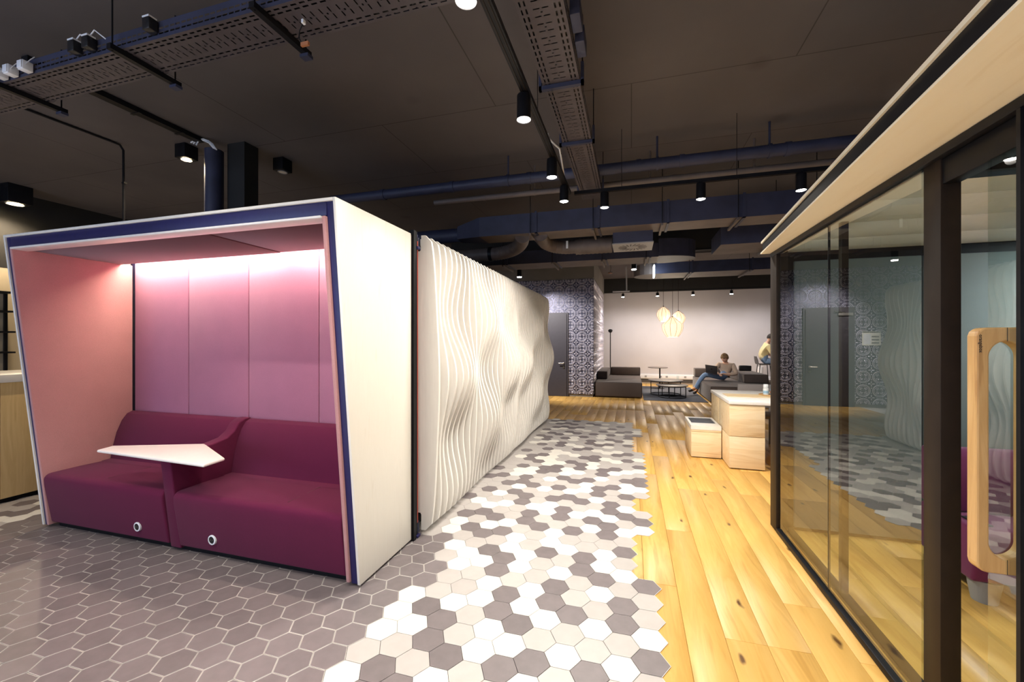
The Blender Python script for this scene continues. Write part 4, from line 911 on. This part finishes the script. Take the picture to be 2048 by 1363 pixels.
# ================================================================== OAK AND PINE FURNITURE
q = thing('cube_stool', (.92, 6.07, 0), 'low pine storage cube stool with white rim and black cushion inset', 'stool')
X0, X1, Y0_, Y1_ = .738, 1.095, 5.75, 6.385
box('cube_body', (X0 + .004, Y0_ + .004, .012), (X1, Y1_, .332), 'pine', q, bevel=.003); box('lid_band', (X0 + .004, Y0_ + .004, .336), (X1, Y1_, .362), 'pine', q, bevel=.002)
m = MB(); T = .415
for a, b in (((X0, Y0_), (X1, Y0_ + .19)), ((X0, Y1_ - .03), (X1, Y1_)), ((X0, Y0_ + .1905), (X0 + .03, Y1_ - .0305)), ((X1 - .03, Y0_ + .1905), (X1, Y1_ - .0305))): m.box((a[0], a[1], .3625), (b[0], b[1], T))
m.build('white_rim', 'white_laminate', q); box('cushion_inset', (X0 + .031, Y0_ + .192, .363), (X1 - .031, Y1_ - .032, T - .006), 'rug', q, bevel=.006)
box('plinth', (X0 + .03, Y0_ + .03, .0005), (X1 - .03, Y1_ - .03, .012), 'black_metal', q)
q = thing('block_table', (1.7, 5.95, 0), 'high pine block table with white top and timber inset beside the glass pod', 'table')
for a, b in ((5.355, 5.955), (5.96, 6.50)):
    for z0, z1 in ((.014, .381), (.387, .752)): box('pine_block', (1.105, a, z0), (1.475, b, z1), 'pine', q, bevel=.003)
box('plinth', (1.13, 5.39, .0005), (1.45, 6.47, .014), 'black_metal', q)
box('end_leg', (2.35, 5.40, .0005), (2.42, 6.45, .752), 'pine', q, bevel=.003)
box('table_top', (1.098, 5.345, .758), (2.45, 6.51, .800), 'white_laminate', q, bevel=.004); box('timber_inset', (1.16, 5.72, .8003), (2.40, 6.05, .8045), 'pine', q)
def cafe_chair(x, y, rz, label):
    t = thing('grey_chair', (x, y, 0), label, 'chair', 'grey chairs at the block table'); R_ = Matrix.Translation((x, y, 0)) @ Matrix.Rotation(rz, 4, 'Z')
    def bb(nm, a, b, mat, bev=.008):
        o = MB().box(a, b).build(nm, mat, None, bevel=bev); o.data.transform(R_); attach(o, t)
    bb('seat', (-.22, -.22, .43), (.22, .22, .47), 'chair_grey'); bb('backrest', (-.22, .20, .52), (.22, .235, .86), 'chair_grey')
    for sx_ in (-1, 1):
        bb('leg', (sx_ * .205 - .014, -.21, .0008), (sx_ * .205 + .014, -.17, .43), 'chair_grey', .004); bb('leg', (sx_ * .205 - .014, .19, .0008), (sx_ * .205 + .014, .235, .53), 'chair_grey', .004)
cafe_chair(1.74, 6.62, 0, 'grey chair at the far side of the pine block table')
cafe_chair(1.76, 5.16, PI, 'grey chair at the near side of the pine block table')
tr = thing('serving_tray', (1.70, 5.98, .8046), 'small round wooden tray on the pine block table', 'tray'); MB().lathe([(.11, .805), (.125, .808), (.125, .818), (.118, .818), (.112, .811), (0, .811)], (1.70, 5.98, 0), 28).build('tray_dish', 'oak_handle', tr, smooth=True)
for k, (x, mt, c2, lb) in enumerate(((1.655, 'bottle_white', 'bottle_blue', 'white shaker bottle with pale blue base on the wooden tray'), (1.735, 'bottle_blue', 'copper', 'blue shaker bottle with brown label on the wooden tray'))):
    t = thing('shaker_bottle', (x, 5.98, .812), lb, 'bottle', 'shaker bottles')
    MB().lathe([(.028, .8125), (.032, .816), (.032, .89), (.026, .895)], (x, 5.98, 0), 20).build('bottle_body', mt, t, smooth=True); MB().lathe([(.026, .8955), (.029, .90), (.029, .94), (.025, .945)], (x, 5.98, 0), 20).build('cap', 'bottle_white' if k == 0 else 'bottle_blue', t, smooth=True)
    MB().lathe([(.0325, .83), (.0325, .865)], (x, 5.98, 0), 20).build('bottle_label', c2, t, smooth=True)
# counter at the far left
q = thing('oak_counter', (-5.9, 3.4, 0), 'knotty oak bar counter with thick white top at the left edge', 'counter')
for k in range(4): box('front_panel', (-5.57, 1.7 + .62 * k, .05), (-5.55, 1.7 + .62 * k + .616, 1.115), 'oak_counter', q, bevel=.002)
box('carcass', (-6.3, 1.72, .045), (-5.572, 4.17, 1.115), 'white_laminate', q); box('plinth', (-6.27, 1.75, .0045), (-5.60, 4.14, .044), 'black_metal', q)
box('counter_top', (-6.33, 1.68, 1.117), (-5.52, 4.2, 1.19), 'white_laminate', q, bevel=.005)
q = thing('wall_shelf', (-8.9, 3.3, 1.0), 'black metal grid shelf on the beige wall at the far left', 'shelf')
for y in (2.4, 3.0, 3.78): box('upright', (-8.98, y, 1.0), (-8.94, y + .03, 2.23), 'black_metal', q)
for z in (1.02, 1.32, 1.62, 1.92, 2.20): box('shelf_bar', (-8.999, 2.4, z), (-8.75, 3.81, z + .025), 'black_metal', q)
bs = thing('slim_bin', (4.02, 15.1, 0), 'slim white tapered bin against the grey wall behind the bar stool', 'bin')
MB().lathe([(.06, .0005), (.085, .66), (.078, .66), (.055, .03), (0, .03)], (4.02, 15.1, 0), 20).build('bin_wall', 'white_plastic', bs, smooth=True); MB().lathe([(.088, .655), (.088, .67), (.08, .67)], (4.02, 15.1, 0), 20).build('bin_rim', 'white_plastic', bs, smooth=True)
# bar stool
SX, SY = 3.87, 14.2
bt = thing('bar_stool', (SX, SY, 0), 'black bar stool with shell seat under the man in yellow', 'stool')
m = MB(); n = 16; prof = []
for i in range(9):
    t = i / 8; a = PI * .5 * t
    prof.append((SX + .20 - .38 * min(1, t * 1.5), .80 - .015 * math.sin(PI * t)) if t < .62 else (SX - .18 - .05 * (t - .62) / .38, .80 + .23 * ((t - .62) / .38)))
wd = [.18, .20, .20, .20, .20, .20, .20, .18, .13]
V = []; 
for (x, z), wi in zip(prof, wd): V += [(x, SY - wi, z + .02), (x, SY - wi * .6, z), (x, SY + wi * .6, z), (x, SY + wi, z + .02)]
V2 = [(x, y, z - .014) for x, y, z in V]; nn = len(V)
F = [(4 * i + j, 4 * i + j + 1, 4 * i + 5 + j, 4 * i + 4 + j) for i in range(8) for j in range(3)]
F += [tuple(nn + k for k in reversed(f)) for f in F]
bd = [0, 1, 2, 3] + [4 * i + 3 for i in range(1, 9)] + [34, 33, 32] + [4 * i for i in range(7, 0, -1)]
F += [(bd[k], nn + bd[k], nn + bd[(k + 1) % len(bd)], bd[(k + 1) % len(bd)]) for k in range(len(bd))]
m.add(V + V2, F); m.build('seat_shell', 'black_plastic', bt, smooth=True)
for sx_ in (-1, 1):
    for sy_ in (-1, 1): MB().tube([(SX + .13 * sx_, SY + .13 * sy_, .785), (SX + .20 * sx_, SY + .20 * sy_, .001)], .011, 8).build('leg', 'black_metal', bt, smooth=True)
k_ = .175; MB().tube([(SX - k_, SY - k_, .30), (SX + k_, SY - k_, .30), (SX + k_, SY + k_, .30), (SX - k_, SY + k_, .30), (SX - k_, SY - k_, .30)], .009, 6).build('foot_rest', 'black_metal', bt)

# ================================================================== PEOPLE
def head_parts(c, f, up, hh):
    """head surface: egg with brow, nose, chin, ears; returns MB with skin(0) eye(1) lips(2)"""
    f = Vector(f).normalized(); up = (Vector(up) - f * Vector(up).dot(f)).normalized(); r = f.cross(up)
    m = MB(); nu, nv = 28, 20; V = []
    for j in range(nv + 1):
        ph = -PI / 2 + PI * j / nv
        for i in range(nu):
            th = 2 * PI * i / nu; x = math.cos(ph) * math.cos(th); y = math.cos(ph) * math.sin(th); z = math.sin(ph)
            sx, sy, sz = .42, .345, .5
            if z < 0: sy *= 1 - .32 * (-z) ** 1.4; sx *= 1 - .12 * (-z) ** 2
            px, py, pz = x * sx, y * sy, z * sz
            if x > 0:
                nose = math.exp(-((y * sy) / .045) ** 2 - ((pz + .06) / .075) ** 2); px += .085 * nose
                px += .03 * math.exp(-((y * sy) / .10) ** 2 - ((pz + .42) / .08) ** 2)
                for s in (-1, 1): px -= .045 * math.exp(-((y * sy - s * .14) / .06) ** 2 - ((pz - .03) / .05) ** 2)
                px += .02 * math.exp(-((pz - .12) / .05) ** 2) * (1 if abs(y * sy) < .22 else 0)
            V.append(Vector(c) + (f * px + r * py + up * pz) * hh)
    F = [(j * nu + i, j * nu + (i + 1) % nu, (j + 1) * nu + (i + 1) % nu, (j + 1) * nu + i) for j in range(nv) for i in range(nu)]
    m.add(V, F, 0)
    def ball(px, py, pz, rx, ry, rz, mi, n=8):
        q = []
        for j in range(n + 1):
            for i in range(n):
                ph = -PI / 2 + PI * j / n; th = 2 * PI * i / n
                q.append(Vector(c) + (f * (px + rx * math.cos(ph) * math.cos(th)) + r * (py + ry * math.cos(ph) * math.sin(th)) + up * (pz + rz * math.sin(ph))) * hh)
        m.add(q, [(j * n + i, j * n + (i + 1) % n, (j + 1) * n + (i + 1) % n, (j + 1) * n + i) for j in range(n) for i in range(n)], mi)
    for s in (-1, 1):
        ball(.345, s * .14, .03, .03, .045, .022, 1); ball(.385, s * .14, .095, .02, .065, .014, 1); ball(.02, s * .345, -.02, .075, .03, .10, 0)
    ball(.375, 0, -.22, .025, .085, .022, 2)
    return m
def hair_mesh(c, f, up, hh, mat, name, parent, lift, curl, seed):
    f = Vector(f).normalized(); up = (Vector(up) - f * Vector(up).dot(f)).normalized(); r = f.cross(up); R_ = random.Random(seed)
    m = MB(); nu, nv = 40, 18; V = []
    for j in range(nv + 1):
        for i in range(nu):
            th = 2 * PI * i / nu; low = .22 if math.cos(th) > .35 else (-.05 if math.cos(th) > -.3 else -.28)
            ph = math.asin(low) + (PI / 2 - math.asin(low)) * j / nv
            k = 1 + lift * (.55 + .45 * math.sin(ph)) + R_.uniform(-curl, curl)
            V.append(Vector(c) + (f * math.cos(ph) * math.cos(th) * .425 * k + r * math.cos(ph) * math.sin(th) * .36 * k + up * math.sin(ph) * .5 * k) * hh)
    F = [(j * nu + i, j * nu + (i + 1) % nu, (j + 1) * nu + (i + 1) % nu, (j + 1) * nu + i) for j in range(nv) for i in range(nu)]
    F.append(tuple(range(nu - 1, -1, -1)))
    return m.add(V, F).build(name, mat, parent, smooth=True)
def hand_chain(add, wrist, direction, palm_n, s=1.0):
    d = Vector(direction).normalized(); n = Vector(palm_n).normalized(); sd = d.cross(n).normalized()
    palm = add(Vector(wrist) + d * .05 * s, .026 * s, 'skin', None, 'wrist_link')
    for k, ln in enumerate((.062, .072, .068, .052)):
        a = add(Vector(wrist) + d * .085 * s + sd * (.030 - .020 * k) * s, .0105 * s, 'skin', palm)
        b = add(Vector(wrist) + d * (.085 + ln * .55) * s + sd * (.031 - .021 * k) * s - n * .012 * s, .0092 * s, 'skin', a)
        add(Vector(wrist) + d * (.085 + ln * .9) * s + sd * (.031 - .021 * k) * s - n * .034 * s, .008 * s, 'skin', b)
    a = add(Vector(wrist) + d * .04 * s + sd * .040 * s, .012 * s, 'skin', palm); add(Vector(wrist) + d * .075 * s + sd * .062 * s - n * .012 * s, .0095 * s, 'skin', a)
    return palm
def person(name, label, J, head, mats, hair, hands, loc):
    """J: joint -> (parent, position, radius, material key); grown with a Skin modifier into one body"""
    idx = {}; V = []; E_ = []; R_ = []; K = []
    def add(p, r, key, par, nm=None):
        V.append(tuple(p)); R_.append(r); K.append(key); i = len(V) - 1
        if par is not None: E_.append((par, i))
        return i
    for nm, (par, p, r, key) in J.items(): idx[nm] = add(p, r, key, idx[par] if par else None)
    for wr_, d, n in hands:
        i0 = len(V); pm = hand_chain(add, V[idx[wr_]], d, n); E_.append((idx[wr_], pm))
    me = bpy.data.meshes.new(name + '_skeleton'); me.from_pydata(V, E_, []); tmp = bpy.data.objects.new(name + '_tmp', me); COL.objects.link(tmp)
    sk_ = tmp.modifiers.new('skin', 'SKIN'); sk_.use_smooth_shade = True
    ss = tmp.modifiers.new('sub', 'SUBSURF'); ss.levels = 2; ss.render_levels = 2
    for i, sv in enumerate(me.skin_vertices[0].data):
        sv.radius = (R_[i], R_[i]) if not isinstance(R_[i], tuple) else R_[i]; sv.use_root = (i == 0)
    bpy.context.view_layer.update()
    ev = tmp.evaluated_get(bpy.context.evaluated_depsgraph_get()); bm_ = bpy.data.meshes.new_from_object(ev); bpy.data.objects.remove(tmp)
    keys = list(mats.keys()); out = MB()
    out.v = [tuple(v.co) for v in bm_.vertices]
    segs = [(Vector(V[a]), Vector(V[b]), K[b]) for a, b in E_]
    for p in bm_.polygons:
        c = p.center; best = None
        for a, b, k in segs:
            ab = b - a; t = max(0, min(1, (c - a).dot(ab) / max(1e-9, ab.length_squared))); d = (a + ab * t - c).length
            if best is None or d < best[0]: best = (d, k)
        out.f.append(tuple(p.vertices)); out.mi.append(keys.index(best[1]))
    hc_, hf, hu, hh = head; hp = head_parts(hc_, hf, hu, hh); b0 = len(out.v); out.v += [tuple(p) for p in hp.v]; out.f += [tuple(b0 + i for i in f) for f in hp.f]
    out.mi += [keys.index('skin') if k == 0 else (keys.index('dark') if k == 1 else keys.index('lip')) for k in hp.mi]
    root = thing(name, loc, label, 'person')
    out.build('body', [mats[k] for k in keys], root, smooth=True)
    hair_mesh(hc_, hf, hu, hh, *hair[:1], 'hair', root, *hair[1:])
    return root
plain('lip', (.45, .20, .17), .5)
PM = {'knit': 'beige_knit', 'jean': 'denim', 'skin': 'skin', 'shoe': 'shoe_dark', 'dark': 'hair_dark', 'lip': 'lip', 'sole': 'shoe_orange'}
J = {'pelvis': (None, (2.50, 12.47, .535), .135, 'jean'), 'waist': ('pelvis', (2.51, 12.50, .66), .135, 'knit'), 'chest': ('waist', (2.49, 12.50, .80), (.16, .13), 'knit'), 'collar': ('chest', (2.475, 12.48, .885), .085, 'knit'), 'neck': ('collar', (2.465, 12.455, .935), .052, 'skin'), 'skull': ('neck', (2.455, 12.43, .985), .050, 'skin'),
     'sl': ('chest', (2.30, 12.43, .85), .075, 'knit'), 'el': ('sl', (2.16, 12.33, .69), .056, 'knit'), 'fl': ('el', (2.18, 12.24, .655), .046, 'knit'), 'wl': ('fl', (2.22, 12.18, .64), .030, 'skin'),
     'sr': ('chest', (2.66, 12.45, .84), .075, 'knit'), 'er': ('sr', (2.70, 12.27, .62), .060, 'knit'), 'fr': ('er', (2.52, 12.20, .60), .050, 'knit'), 'wr': ('fr', (2.40, 12.17, .615), .030, 'skin'),
     'hl': ('pelvis', (2.40, 12.36, .51), .095, 'jean'), 'kl': ('hl', (1.93, 12.30, .60), .068, 'jean'), 'ml': ('kl', (1.80, 12.29, .42), .060, 'jean'), 'al': ('ml', (1.68, 12.28, .20), .046, 'jean'), 'tl': ('al', (1.60, 12.25, .155), .042, 'sole'), 'ol': ('tl', (1.50, 12.20, .125), .034, 'shoe'),
     'hr': ('pelvis', (2.44, 12.60, .51), .095, 'jean'), 'kr': ('hr', (1.98, 12.55, .58), .068, 'jean'), 'mr': ('kr', (1.84, 12.50, .40), .058, 'jean'), 'ar': ('mr', (1.745, 12.44, .15), .046, 'jean'), 'tr': ('ar', (1.70, 12.36, .085), .042, 'sole'), 'or': ('tr', (1.64, 12.28, .062), .036, 'shoe')}
person('person', 'curly-haired man in beige sweater and jeans working on a laptop on the sofa', J, ((2.445, 12.41, 1.03), (-.62, -.72, -.28), (0, 0, 1), .235), PM, ('hair_blond', .20, .075, 4), [('wl', (.5, -.7, -.3), (0, 0, 1)), ('wr', (-.9, -.1, .1), (0, 0, 1))], (2.4, 12.4, .41))
lp = thing('laptop', (2.07, 12.15, .62), 'dark grey laptop with its lid towards us on the seated man\'s lap', 'laptop')
A_, B_, C_, D_ = Vector((1.925, 12.10, .655)), Vector((2.195, 12.06, .612)), Vector((2.185, 12.0, .832)), Vector((1.895, 12.04, .868))
nrm = (B_ - A_).cross(D_ - A_).normalized()
MB().prism([A_, B_, C_, D_], nrm * -.008).build('lid', 'laptop_grey', lp, bevel=.002)
ce = (A_ + B_ + C_ + D_) / 4; ux = (B_ - A_).normalized(); uz = (D_ - A_).normalized()
MB().prism([ce + nrm * .0004 + ux * .024 * math.cos(a) * (1 - .12 * math.cos(2 * a)) + uz * .026 * math.sin(a) for a in [2 * PI * k / 18 for k in range(18)]], nrm * .0008).build('lid_emblem', 'laptop_emblem', lp)
dp = Vector((.07, .21, .02)); MB().prism([A_, B_, B_ + dp, A_ + dp], (0, 0, -.011)).build('keyboard_base', 'laptop_grey', lp, bevel=.002)
PM2 = {'knit': 'yellow_shirt', 'jean': 'denim', 'skin': 'skin', 'shoe': 'shoe_white', 'dark': 'hair_dark', 'lip': 'lip', 'sole': 'shoe_white'}
J2 = {'pelvis': (None, (3.86, 14.2, .925), .13, 'jean'), 'waist': ('pelvis', (3.83, 14.2, 1.06), .145, 'knit'), 'chest': ('waist', (3.87, 14.2, 1.26), (.165, .14), 'knit'), 'collar': ('chest', (3.96, 14.2, 1.41), .09, 'knit'), 'neck': ('collar', (4.00, 14.2, 1.47), .058, 'skin'), 'skull': ('neck', (4.03, 14.2, 1.54), .055, 'skin'),
      'sl': ('chest', (3.95, 14.02, 1.34), .080, 'knit'), 'el': ('sl', (4.02, 13.93, 1.13), .060, 'knit'), 'fl': ('el', (4.13, 13.94, 1.05), .042, 'skin'), 'wl': ('fl', (4.24, 13.98, .985), .030, 'skin'),
      'sr': ('chest', (3.95, 14.38, 1.34), .080, 'knit'), 'er': ('sr', (4.05, 14.46, 1.12), .060, 'knit'), 'fr': ('er', (4.15, 14.44, 1.05), .042, 'skin'), 'wr': ('fr', (4.25, 14.40, .985), .030, 'skin'),
      'hl': ('pelvis', (3.93, 14.09, .90), .100, 'jean'), 'kl': ('hl', (4.35, 14.03, .875), .070, 'jean'), 'ml': ('kl', (4.32, 14.03, .64), .058, 'jean'), 'al': ('ml', (4.24, 14.03, .42), .046, 'jean'), 'tl': ('al', (4.27, 14.03, .36), .042, 'shoe'), 'ol': ('tl', (4.38, 14.02, .345), .034, 'shoe'),
      'hr': ('pelvis', (3.93, 14.31, .90), .100, 'jean'), 'kr': ('hr', (4.35, 14.37, .875), .070, 'jean'), 'mr': ('kr', (4.28, 14.37, .64), .058, 'jean'), 'ar': ('mr', (4.18, 14.37, .42), .046, 'jean'), 'tr': ('ar', (4.2, 14.37, .36), .042, 'shoe'), 'or': ('tr', (4.3, 14.37, .345), .034, 'shoe')}
person('person', 'dark-haired man in pale yellow shirt and jeans seated on the bar stool', J2, ((4.06, 14.2, 1.60), (.93, .30, -.12), (0, 0, 1), .24), PM2, ('hair_dark', .06, .015, 9), [('wl', (.75, .2, -.25), (0, 0, 1)), ('wr', (.75, -.2, -.25), (0, 0, 1))], (3.9, 14.2, .80))
